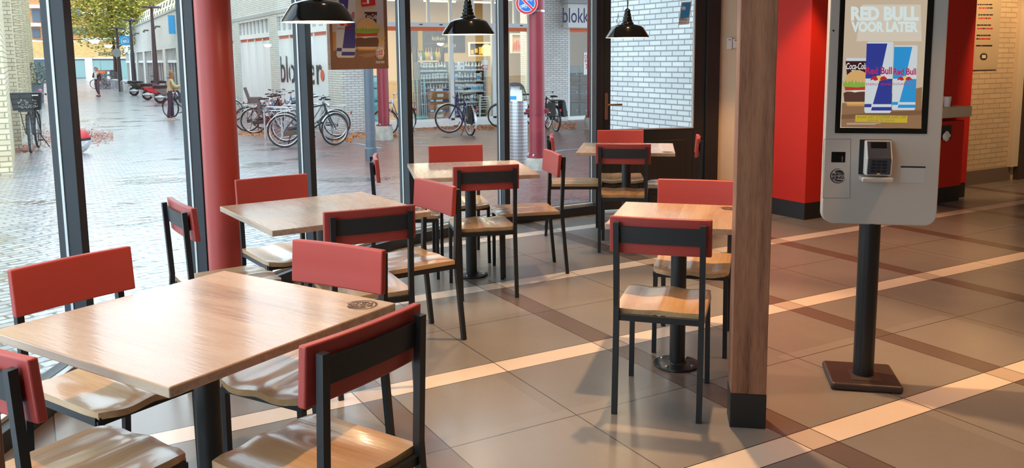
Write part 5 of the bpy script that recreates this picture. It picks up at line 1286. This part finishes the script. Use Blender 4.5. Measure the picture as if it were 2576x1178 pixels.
def hoop_rack(lab, px, py, az, n, gap, h, w):
    t = thing('bicycle_rack', lab, 'rack', G(px, py), heading(az))
    for k in range(n):
        x = k*gap; mb = MB(); pts = [(x, -w/2, 0), (x, -w/2, h-.12)]+[(x, -w/2+.12-.12*math.cos(R(a)), h-.12+.12*math.sin(R(a))) for a in (30, 60, 90)]+[(x, w/2-.12+.12*math.sin(R(a)), h-.12+.12*math.cos(R(a))) for a in (0, 30, 60, 90)]+[(x, w/2, 0)]
        mb.tube(pts, .022, 8); mb.build('hoop', M['rim'], t, smooth=True)
    mb = MB(); mb.tube([(-.1, 0, .03), ((n-1)*gap+.1, 0, .03)], .02, 6); mb.build('ground_rail', M['rim'], t); return t
hoop_rack('silver hoop bicycle rack among the parked cluster', 700, 352, 20, 3, .7, .8, .75)
_a, _b = G(326, 233), G(290, 225); _t = hoop_rack('long silver hoop rack far up the street beyond the scooters', 326, 233, 0, 12, (_b-_a).length/11, .75, .5); _t.rotation_euler = (0, 0, math.atan2(_b.y-_a.y, _b.x-_a.x))

# ------------------------------------------------------------------ scooters
def scooter(lab, px, py, az, paint):
    t = thing('motor_scooter', lab, 'scooter', G(px, py), heading(az), 'parked motor scooters', 1.12); pm = M[paint]; RX = Matrix.Rotation(PI/2, 4, 'X')
    for x in (0, 1.22):
        mb = MB(); mb.torus((x, 0, .24), .185, .06, 28, 10, RX); w = mb.build('tyre', M['tyre'], t, smooth=True)
        mb = MB(); mb.lathe([(.03, -.05), (.15, -.035), (.15, .035), (.03, .05)], 20, (x, 0, .24), RX); mb.build('rim', M['rim'], w)
    mb = MB(); mb.slab([(-.22, .13, .62), (.45, .15, .62), (.55, .13, .30), (.1, .12, .36)], [(-.22, -.13, .62), (.45, -.15, .62), (.55, -.13, .30), (.1, -.12, .36)]); mb.span((.45, -.15, .27), (.9, .15, .33)); mb.build('body_shell', pm, t, bevel=.04, seg=3)
    mb = MB(); mb.slab([(.86, .2, .3), (1.04, .2, .95), (1.10, .16, .95), (.95, .17, .3)], [(.86, -.2, .3), (1.04, -.2, .95), (1.10, -.16, .95), (.95, -.17, .3)]); mb.span((1.04, -.07, .42), (1.36, .07, .48)); mb.build('front_shield', pm, t, bevel=.03)
    mb = MB(); mb.grid(lambda u, v: Vector((.1+u*.38, v*(.15-.03*u), .80-.03*u*u-.02*v*v+.03*(u < -.5))), 10, 6, lambda u, v: Vector((.1+u*.36, v*.13, .64))); mb.build('seat', M['saddle'], t, smooth=True)
    mb = MB(); mb.grid(lambda u, v: Vector((1.10-.10*v, u*(.2-.05*v), 1.13+v*.17)), 6, 6, lambda u, v: Vector((1.085-.10*v, u*(.2-.05*v), 1.13+v*.17))); mb.build('windscreen', M['slate'], t, smooth=True)
    mb = MB(); mb.tube([(1.22, 0, .24), (1.05, 0, .95), (1.0, 0, 1.02)], .025, 8); mb.tube([(.93, .32, 1.05), (1.0, .12, 1.03), (1.0, -.12, 1.03), (.93, -.32, 1.05)], .016, 8); hb = mb.build('handlebar', M['frame'], t, smooth=True)
    for s in (-1, 1):
        mb = MB(); mb.tube([(.98, s*.2, 1.04), (1.02, s*.3, 1.22)], .006, 6); mb.sphere((1.02, s*.31, 1.26), .06, 10, 8, (.35, 1, .8)); mb.build('mirror', M['rim'], hb, smooth=True)
    mb = MB(); mb.lathe([(.04, 0), (.06, .1), (.06, .42), (.03, .46)], 14, (-.2, -.16, .27), Matrix.Rotation(PI/2, 4, 'Y')); mb.build('exhaust', M['rim'], t, smooth=True)
    mb = MB(); mb.box((-.24, 0, .56), (.04, .16, .06)); mb.build('tail_light', M['tail'], t, bevel=.01)
    mb = MB(); mb.span((-.33, -.1, .28), (-.31, .1, .42)); mb.build('number_plate', M['white'], t)
    mb = MB(); mb.span((-.42, -.12, .66), (-.2, .12, .69)); mb.build('rear_grab', M['frame'], t); return t
scooter('black motor scooter farthest left in the row of parked scooters', 338, 241, 74, 'frame')
scooter('red motor scooter in the row of parked scooters', 372, 252, 74, 'signred')
scooter('dark grey motor scooter nearest the woman in the beige jacket', 404, 260, 72, 'shelfgrey')
scooter('silver motor scooter at the back of the row of parked scooters', 396, 240, 74, 'rim')

# ------------------------------------------------------------------ people
def skin_fig(name, V, E, m, parent, sub=1, root=0):
    me = bpy.data.meshes.new(name); me.from_pydata([v[:3] for v in V], E, []); me.update(); me.materials.append(m)
    o = bpy.data.objects.new(name, me); link(o, parent)
    s = o.modifiers.new('skin', 'SKIN'); s.use_smooth_shade = True; s.branch_smoothing = .6
    for i, v in enumerate(V):
        q = me.skin_vertices[0].data[i]; rr = v[3]; q.radius = rr if isinstance(rr, tuple) else (rr, rr); q.use_root = (i == root)
    if sub: u = o.modifiers.new('sub', 'SUBSURF'); u.levels = sub; u.render_levels = sub
    return o
def person(lab, p, rz, J, mats, hair, extra=None):
    """J: joint positions in body space (x forward, y left, z up)"""
    t = thing('person', lab, 'person', p, rz); j = {k: Vector(v) for k, v in J.items()}
    V = []; E = []; ix = {}
    def add(k, pos, r, par=None):
        ix[k] = len(V); V.append((pos.x, pos.y, pos.z, r))
        if par: E.append((ix[par], ix[k]))
    add('pel', j['pel'], (.115, .10)); add('waist', j['waist'], (.10, .085), 'pel'); add('chest', j['chest'], (.13, .10), 'waist'); add('neckb', j['neckb'], .065, 'chest'); add('neck', j['neck'], .05, 'neckb')
    add('jaw', j['jaw'], (.066, .07), 'neck'); add('head', j['head'], (.083, .092), 'jaw'); add('crown', j['crown'], (.06, .065), 'head')
    for s in 'LR':
        add('sh'+s, j['sh'+s], .058, 'chest'); add('el'+s, j['el'+s], .042, 'sh'+s); add('wr'+s, j['wr'+s], .029, 'el'+s)
        d = (j['wr'+s]-j['el'+s]).normalized(); side = d.cross(Vector((1, .2, 0))).normalized()
        add('pa'+s, j['wr'+s]+d*.07, (.036, .018), 'wr'+s)
        for k, (o_, l) in enumerate(((-.03, .075), (-.01, .085), (.01, .08), (.028, .062))):
            a = j['wr'+s]+d*(.07+l*.55)+side*o_; b = j['wr'+s]+d*(.07+l)+side*o_+Vector((.02, 0, 0)); add('f%d%s' % (k, s), a, .0095, 'pa'+s); add('g%d%s' % (k, s), b, .008, 'f%d%s' % (k, s))
        add('th'+s, j['wr'+s]+d*.045+side*-.05, .011, 'pa'+s); add('ti'+s, j['wr'+s]+d*.085+side*-.062, .009, 'th'+s)
        add('hip'+s, j['hip'+s], .085, 'pel'); add('kn'+s, j['kn'+s], .058, 'hip'+s); add('an'+s, j['an'+s], .04, 'kn'+s); add('to'+s, j['to'+s], .032, 'an'+s)
    body = skin_fig('body', V, E, M['skin'], t)
    c = j['head']; fd = (j['nose']-c).normalized(); sd = Vector((-fd.y, fd.x, 0))
    mb = MB(); mb.sphere(c+fd*.10+Vector((0, 0, -.018)), .018, 8, 6, (1, .8, 1.4)); mb.build('nose', M['skin'], t, smooth=True)
    for s in (-1, 1):
        mb = MB(); mb.sphere(c+fd*.088+sd*s*.032+Vector((0, 0, .012)), .011, 8, 6); mb.build('eye', M['lettering'], t, smooth=True)
        mb = MB(); mb.sphere(c+sd*s*.088+Vector((0, 0, -.005)), .022, 8, 6, (1, .5, 1.5)); mb.build('ear', M['skin'], t, smooth=True)
    mb = MB(); mb.sphere(c+fd*.090+Vector((0, 0, -.055)), .02, 8, 5, (.5, 1.2, .35)); mb.build('mouth', plain('lips', (168, 84, 80), .5), t, smooth=True)
    mb = MB(); n = 16
    def hairpt(u, v, o_=0.0):     # wraps the skull, open at the face
        a = u*R(hair['open']); b = (v+1)/2; z = .11-b*hair['len']; rr = (.108-o_)*math.sqrt(max(0.04, 1-max(0, (z-.0)/.125)**2)) if z > 0 else (.108-o_)*(1-.15*b)
        dv = -fd*math.cos(a)+sd*math.sin(a); return c+dv*rr*1.02+Vector((0, 0, z+.012))
    mb.grid(lambda u, v: hairpt(u, v), 20, 12, lambda u, v: hairpt(u, v, .03)); mb.build('hair', M[hair['m']], t, smooth=True)
    # clothes
    def limb(keys, radii, nm, m, cut=None):
        return [(j[k].x, j[k].y, j[k].z, r) for k, r in zip(keys, radii)]
    V = limb(['waist', 'chest', 'neckb', 'shL', 'elL', 'cuL', 'shR', 'elR', 'cuR', 'hem'], [(.125, .11), (.158, .128), (.075, .07), .078, .062, .047, .078, .062, .047, (.145, .125)], 'jacket', None)
    skin_fig('jacket', V, [(0, 1), (1, 2), (1, 3), (3, 4), (4, 5), (1, 6), (6, 7), (7, 8), (0, 9)], M[mats['jacket']], t)
    V = limb(['pel', 'hipL', 'knL', 'anL', 'hipR', 'knR', 'anR', 'waist'], [(.13, .115), .10, .075, .062, .10, .075, .062, (.112, .098)], 'trousers', None)
    skin_fig('trousers', V, [(0, 1), (1, 2), (2, 3), (0, 4), (4, 5), (5, 6), (0, 7)], M[mats['trousers']], t)
    for s in 'LR':
        a, b = j['an'+s], j['to'+s]; mb = MB(); d = (b-a); d.z = 0; d.normalize(); q = Vector((-d.y, d.x, 0)); h = a-d*.05
        mb.grid(lambda u, v: Vector((0, 0, 0))+h+d*(.13+u*.14)+q*v*(.045-.012*max(0, u)**2)+Vector((0, 0, a.z*0+(b.z-.01)+.055-.03*max(0, u)-a.z*0-.0))-Vector((0, 0, h.z)), 8, 4, lambda u, v: h+d*(.13+u*.14)+q*v*(.045-.012*max(0, u)**2)+Vector((0, 0, b.z-.03))-Vector((0, 0, h.z)))
        mb.build('shoe', M[mats['shoe']], t, bevel=.006)
    if extra: extra(t, j)
    return t
def std(**kw):
    j = dict(pel=(0, 0, .95), waist=(.01, 0, 1.09), chest=(0, 0, 1.30), neckb=(-.01, 0, 1.44), neck=(.0, 0, 1.50), jaw=(.03, 0, 1.545), head=(.012, 0, 1.615), crown=(0, 0, 1.68), nose=(.2, 0, 1.6),
             shL=(0, .165, 1.39), shR=(0, -.165, 1.39), elL=(-.02, .22, 1.12), elR=(-.02, -.22, 1.12), wrL=(.05, .23, .89), wrR=(.05, -.23, .89), cuL=(.045, .23, .91), cuR=(.045, -.23, .91), hem=(0, 0, .93),
             hipL=(0, .085, .90), hipR=(0, -.085, .90), knL=(.03, .095, .49), knR=(.03, -.095, .49), anL=(-.02, .1, .08), anR=(-.02, -.1, .08), toL=(.12, .11, .03), toR=(.12, -.11, .03))
    j.update(kw); return j
# woman at her bicycle, seen from behind and the right, leaning to the handlebar
pw_ = G(431, 303)
def handbag(t, j):
    mb = MB(); mb.slab([(.28, -.12, .96), (.50, -.12, .96), (.54, -.12, .62), (.26, -.12, .62)], [(.28, -.24, .95), (.50, -.24, .95), (.52, -.24, .64), (.27, -.24, .64)]); mb.build('shoulder_bag', M['bag'], t, bevel=.03, seg=3)
person('woman in a beige jacket and dark jeans holding a bicycle, partly behind the window post', pw_, heading(62), std(
    chest=(.05, 0, 1.29), neckb=(.07, 0, 1.43), neck=(.09, 0, 1.49), jaw=(.13, 0, 1.53), head=(.11, 0, 1.60), crown=(.10, 0, 1.67), nose=(.4, 0, 1.53), shL=(.05, .165, 1.38), shR=(.05, -.165, 1.38),
    elL=(.14, .25, 1.13), elR=(.16, -.2, 1.15), wrL=(.38, .2, 1.10), wrR=(.40, -.16, 1.2), cuL=(.36, .205, 1.10), cuR=(.38, -.16, 1.195), hem=(-.01, 0, .92), knL=(.05, .1, .49), knR=(-.02, -.09, .49), anL=(.06, .1, .08), anR=(-.1, -.1, .08), toL=(.2, .11, .03), toR=(.04, -.12, .03)),
    dict(jacket='beige', trousers='denim', shoe='shoe'), dict(m='hairblond', open=118, len=.30), handbag)
# person walking down the street towards us
def scarf(t, j):
    mb = MB(); mb.grid(lambda u, v: Vector((.125-.02*v*v, u*.07, 1.22+v*.19)), 6, 6, lambda u, v: Vector((.10-.02*v*v, u*.07, 1.22+v*.19))); mb.build('white_shirt', M['shirt'], t, smooth=True)
person('person in a dark open jacket and white top walking down the street towards us', G(247, 243), heading(188), std(
    elR=(.02, -.23, 1.14), wrR=(.23, -.08, 1.24), cuR=(.21, -.09, 1.235), knL=(.10, .09, .50), anL=(.02, .09, .10), toL=(.15, .1, .03), knR=(-.02, -.09, .49), anR=(-.22, -.09, .14), toR=(-.1, -.1, .05)),
    dict(jacket='darkjacket', trousers='greytrousers', shoe='shoedark'), dict(m='hairred', open=128, len=.17), scarf)

# ------------------------------------------------------------------ left wall, planter, container, posts, far buildings, trees
lw = thing('yellow_brick_building', 'pale yellow brick building stepping back along the left edge', 'building', (0, 0, 0))
HZ = 159.
cor = [(8, 13.2), (38, 18.6), (51, 24), (61, 30), (68, 36), (74, 42), (80, 48), (86, 54)]
for i, (px, d) in enumerate(cor):
    q = at_depth(px, HZ, d); dn_ = cor[i+1][1] if i < 7 else d+8
    q2 = at_depth(px, HZ, dn_); y0 = q.y; y1 = q.y+(dn_-d)*.95
    mb = MB(); mb.span((q.x-4, y0, -.6), (q.x, y1, 11)); mb.build('wall_pier', M['brickyellow'], lw)
pp_ = G(97, 258); t = thing('street_planter', 'tall grey planter with a rounded grey green shrub by the yellow brick building', 'planter', pp_)
mb = MB(); mb.slab([(-.3, -.3, 1.0), (.3, -.3, 1.0), (.3, .3, 1.0), (-.3, .3, 1.0)], [(-.24, -.24, 0), (.24, -.24, 0), (.24, .24, 0), (-.24, .24, 0)]); mb.build('pot', plain('grey planter pot', (122, 130, 136), .6), t, bevel=.02)
def foliage(name, m, parent, c, rad, n, leaf, seed, squash=1.0, clumps=0):
    random.seed(seed); mb = MB(); mb.keep = True; c = Vector(c); cl = [Vector((random.gauss(0, .5), random.gauss(0, .5), random.gauss(0, .45)*squash))*rad for _ in range(clumps)] or [Vector((0, 0, 0))]
    for k in range(n):
        while True:
            v = Vector((random.uniform(-1, 1), random.uniform(-1, 1), random.uniform(-1, 1)))
            if v.length < 1: break
        v = v.normalized()*(v.length**.4); p = c+Vector((v.x, v.y, v.z*squash))*rad*(.55 if clumps else 1)+random.choice(cl)
        a = random.uniform(0, 2*PI); b = random.uniform(-1, 1); e = Vector((math.cos(a), math.sin(a), b*.7)).normalized()*leaf*random.uniform(.6, 1.2); f = e.cross(Vector((random.uniform(-1, 1), random.uniform(-1, 1), 1))).normalized()*leaf*.55
        mb.add([p-e, p-f, p+e, p+f], [(0, 1, 2, 3)])
    return mb.build(name, m, parent)
foliage('shrub_foliage', M['bush'], t, (0, 0, 1.45), .62, 1500, .05, 3)
mb = MB(); mb.tube([(0, 0, .9), (.02, 0, 1.5)], [.03, .015], 6); mb.build('stem', M['bark'], t)
p = G(270, 222); t = thing('waste_container', 'dark grey underground waste container with an orange lid panel up the street', 'container', p, heading(90))
mb = MB(); mb.span((-.62, -.35, 0), (.5, .35, 1.42)); mb.build('casing', M['shelfgrey'], t, bevel=.03)
mb = MB(); mb.span((-.55, -.362, 1.15), (.1, -.345, 1.36)); mb.build('orange_panel', M['orange'], t)
mb = MB(); mb.span((.25, -.36, 1.1), (.42, -.345, 1.3)); mb.span((.2, -.36, .6), (.45, -.345, .95)); mb.build('notice_panel', M['white'], t)
mb = MB(); mb.span((.5, -.3, 0), (.75, .3, 1.25)); mb.build('side_unit', M['greyplastic'], t, bevel=.02)
LPS = [((381, 20), 47, 'tall dark street lamp post nearest of the three, before the long white brick building'), ((327, 52), 58, 'middle of the three dark street lamp posts'), ((293, 72), 59, 'farthest of the three dark street lamp posts, with a blue sign on it')]
for k, ((px, py), d, lab) in enumerate(LPS):
    tp = at_depth(px, py, d); t = thing('street_lamp', lab, 'lamp post', (tp.x, tp.y, -.5), heading(90), 'dark street lamp posts'); h = tp.z+.5
    mb = MB(); mb.lathe([(.15, 0), (.14, 1.2), (.07, h)], 16); mb.build('shaft', M['darkpost'], t, smooth=True)
    mb = MB(); mb.lathe([(.10, h-.02), (.52, h), (.52, h+.07), (.06, h+.10)], 24); mb.build('lamp_head', M['darkpost'], t, smooth=True, ang=30)
    if k == 2:
        s = at_depth(307, 102, d-.3)-tp+Vector((0, 0, h)); mb = MB(); mb.box((.62, -.2, s.z), (.66, .1, .62)); bs = mb.build('blue_sign', M['skyblue'], t)
        mb = MB()
        for a, b in (((.40, s.z-.18), (.40, s.z+.05)), ((.40, s.z+.05), (.62, s.z+.22)), ((.62, s.z+.22), (.86, s.z+.08)), ((.86, s.z+.08), (.86, s.z-.14)), ((.86, s.z-.14), (.40, s.z-.2))): mb.beam((a[0], -.255, a[1]), (b[0], -.255, b[1]), .035, .02)
        mb.text('ah', (.48, -.256, s.z-.12), (1, 0, 0), (0, 0, 1), .3, .2, .03); mb.build('sign_mark', M['white'], bs)
        z = at_depth(295, 133, d).z+.5; mb = MB(); mb.lathe([(.30, -.015), (.30, .015)], 32, (.0, -.2, z), Matrix.Rotation(PI/2, 4, 'X')); mb.build('round_sign_back', plain('grey sign back', (140, 146, 150), .5), t)
# long white brick building on the right of the street
na, nb = at_depth(452, 156, 46), at_depth(314, 156.5, 79.4)
L = (Vector((nb.x, nb.y, 0))-Vector((na.x, na.y, 0))); ll = L.length; rzA = math.atan2(L.y, L.x)
ab = thing('supermarket_building', 'long low white brick building with tall windows up the street on the right', 'building', (na.x, na.y, -.5), rzA)
TOPZ = 4.75
def apart(nm, m, *sp):
    mb = MB()
    for a, b in sp: mb.span(a, b)
    return mb.build(nm, m, ab)
apart('wall', M['brickwhite'], ((0, -6, 2.75), (ll, 0, TOPZ)), ((0, -6, 0), (ll, -.4, 2.75)))
apart('parapet', M['greyroof'], ((-.1, -6, TOPZ), (ll+.1, .08, TOPZ+.12)))
nb_ = 6; wd = ll/nb_
for i in range(nb_):
    x0, x1 = i*wd, (i+1)*wd; apart('brick_pier', M['brickwhite'], ((x0, -.39, 0), (x0+1.3, 0, 2.75)))
    apart('window_pane', M['lettering'] if i % 2 else M['slate'], ((x0+1.3, -.3, .1), (x1, -.25, 2.0)))
    mb = MB(); mb.span((x0+1.3, -.24, 1.95), (x1, -.1, 2.1))
    for k in range(9): q = x0+1.3+(wd-1.3)*k/8; mb.span((q-.06, -.22, 2.1), (q+.06, -.1, 2.75))
    for k in range(5): q = x0+1.3+(wd-1.3)*k/4; mb.span((q-.06, -.24, 0), (q+.06, -.15, 1.95))
    mb.build('window_frame', M['bead'], ab)
    if i in (2, 3): apart('blue_film', M['skyblue'], ((x0+1.5, -.235, .2), (x0+2.6, -.225, 1.9)))
mb = MB()
for k in range(24): q = 1+k*(ll-2)/23; mb.tube([(q, -.3, TOPZ+.1), (q-.25, -.5, TOPZ+1.0)], .05, 4)
mb.tube([(1, -.5, TOPZ+1.0), (ll-1.2, -.5, TOPZ+1.0)], .05, 4); mb.tube([(1, -.4, TOPZ+.55), (ll-1, -.4, TOPZ+.55)], .05, 4); mb.build('roof_railing', M['white'], ab)
bs = apart('blue_sign', M['skyblue'], ((.9, .02, TOPZ-1.25), (1.0, .34, TOPZ-.25)))
for k in range(3):
    mb = MB(); mb.box((8+k*7, .15, TOPZ-.6), (.12, .3, .1)); mb.box((8+k*7, .3, TOPZ-.68), (.25, .12, .12)); mb.build('wall_floodlight', M['greyplastic'], ab)
# building closing the street
D = 110.; e0 = at_depth(60, 157, D); eb = thing('end_building', 'orange brick building with a shop floor closing the far end of the street', 'building', (e0.x, e0.y, -.5), math.atan2(RH.y, RH.x))
eo = Vector((e0.x, e0.y, -.5))
def E_(px, py): p = on_plane(px, py, eo, FH)-eo; return p.dot(RH), p.z
def epart(nm, m, x0, y0, x1, y1, d0=0., d1=6.):
    a = E_(x0, y1); b = E_(x1, y0); mb = MB(); mb.span((a[0], d0, a[1]), (b[0], d1, b[1])); return mb.build(nm, m, eb)
epart('shop_floor_front', M['slate'], 62, 145, 520, 203, .4)
epart('ochre_wall', M['brickochre'], 62, 100, 520, 146)
epart('upper_wall', M['brickorange'], 62, -140, 222, 100, .3)
epart('upper_wall', M['white'], 222, -140, 520, 100, 2.)
for y in (28, 62, 92): epart('balcony_band', M['white'], 215, y, 470, y+8, -.8, 2)
for y in (40, 74): epart('balcony_window', M['slate'], 225, y, 460, y+16, 1.7, 2.1)
for x0, y0, x1, y1 in ((180, 20, 200, 42), (180, 68, 214, 86), (80, 24, 97, 56), (80, 72, 97, 96), (150, 20, 168, 42)): w_ = epart('window', M['slate'], x0, y0, x1, y1, .2, .4); 
for y in (12, 58): epart('balcony_band', M['white'], 70, y, 100, y+9, -.6, .3)
for x0, x1 in ((215, 229), (325, 335), (120, 128)): epart('white_column', M['white'], x0, 146, x1, 200, .2, .5)
for x0, x1 in ((188, 213), (232, 250), (252, 270), (273, 300), (302, 322)): epart('shop_window', M['shopglass'] if False else plain('teal glass', (128, 160, 156), .2), x0, 152, x1, 196, .3, .45)
a = E_(247, 140); b = E_(290, 131); mb = MB(); mb.text('ZONNEST', (a[0], -.02, a[1]), (1, 0, 0), (0, 0, 1), b[0]-a[0], b[1]-a[1], .03); a = E_(307, 140); b = E_(320, 131); mb.text('CA', (a[0], -.02, a[1]), (1, 0, 0), (0, 0, 1), b[0]-a[0], b[1]-a[1], .03); mb.build('shop_lettering', M['lettering'], eb)
for px, py, d, rad, n, lab in ((278, 16, 70, 3.9, 11000, 'yellow green autumn tree in front of the orange end building'), (392, 6, 88, 3.8, 10000, 'golden autumn tree rising behind the long white brick building')):
    c = at_depth(px, py, d); t = thing('street_tree', lab, 'tree', (c.x, c.y, -.5)); h = c.z+.5
    mb = MB(); mb.tube([(0, 0, 0), (.05, 0, h*.35), (.0, .1, h*.7), (.1, 0, h*1.05)], [.16, .13, .1, .04], 8)
    for k in range(7): a = k*.9; mb.tube([(0, .05, h*(.45+.06*k)), (math.cos(a)*rad*.35, math.sin(a)*rad*.35, h*(.62+.06*k)), (math.cos(a)*rad*.7, math.sin(a)*rad*.7, h*(.72+.06*k))], [.06, .04, .015], 5)
    mb.build('trunk', M['bark'], t, smooth=True)
    foliage('tree_crown', M['crown'], t, (0, 0, h), rad, n, .15, int(px), .85, 26)

# ------------------------------------------------------------------ light
wd_ = bpy.data.worlds.new('overcast sky'); SC.world = wd_; wd_.use_nodes = True
bg = wd_.node_tree.nodes['Background']; bg.inputs[0].default_value = (.72, .87, 1.0, 1); bg.inputs[1].default_value = WORLD
def spot(p, target, power, size=70, blend=.35, col=(1, .60, .29), rad=.04):
    l = bpy.data.lights.new('ceiling_spot', 'SPOT'); l.energy = power; l.spot_size = R(size); l.spot_blend = blend; l.color = col; l.shadow_soft_size = rad
    o = bpy.data.objects.new('ceiling_spot', l); COL.objects.link(o); o.location = p
    o.rotation_euler = (Vector(target)-Vector(p)).to_track_quat('-Z', 'Y').to_euler(); return o
def area(p, power, sx, sy, col=(1, .72, .46)):
    l = bpy.data.lights.new('soft_area_light', 'AREA'); l.shape = 'RECTANGLE'; l.size = sx; l.size_y = sy; l.energy = power; l.color = col
    o = bpy.data.objects.new('soft_area_light', l); COL.objects.link(o); o.location = p; return o
for p, tg, e, *cl in SPOTS: spot(p, tg, e, col=cl[0] if cl else (1, .60, .29))
for p, e, sx, sy_ in AREAS: area(p, e, sx, sy_)
for p in LAMPS:
    l = bpy.data.lights.new('lamp_bulb', 'POINT'); l.energy = 5; l.color = (1, .78, .5); l.shadow_soft_size = .03
    o = bpy.data.objects.new('lamp_bulb', l); COL.objects.link(o); o.location = p+Vector((0, 0, .005))
for x in (8., 11.):
    area((x, FY+2.2, 3.4), 260, 3, 2.5, (1, .86, .66))
vs_ = SC.view_settings
SC.display_settings.display_device = 'sRGB'
vs_.view_transform = 'Standard'; vs_.look = 'None'; vs_.gamma = 1; vs_.use_curve_mapping = False; vs_.exposure = EXPO
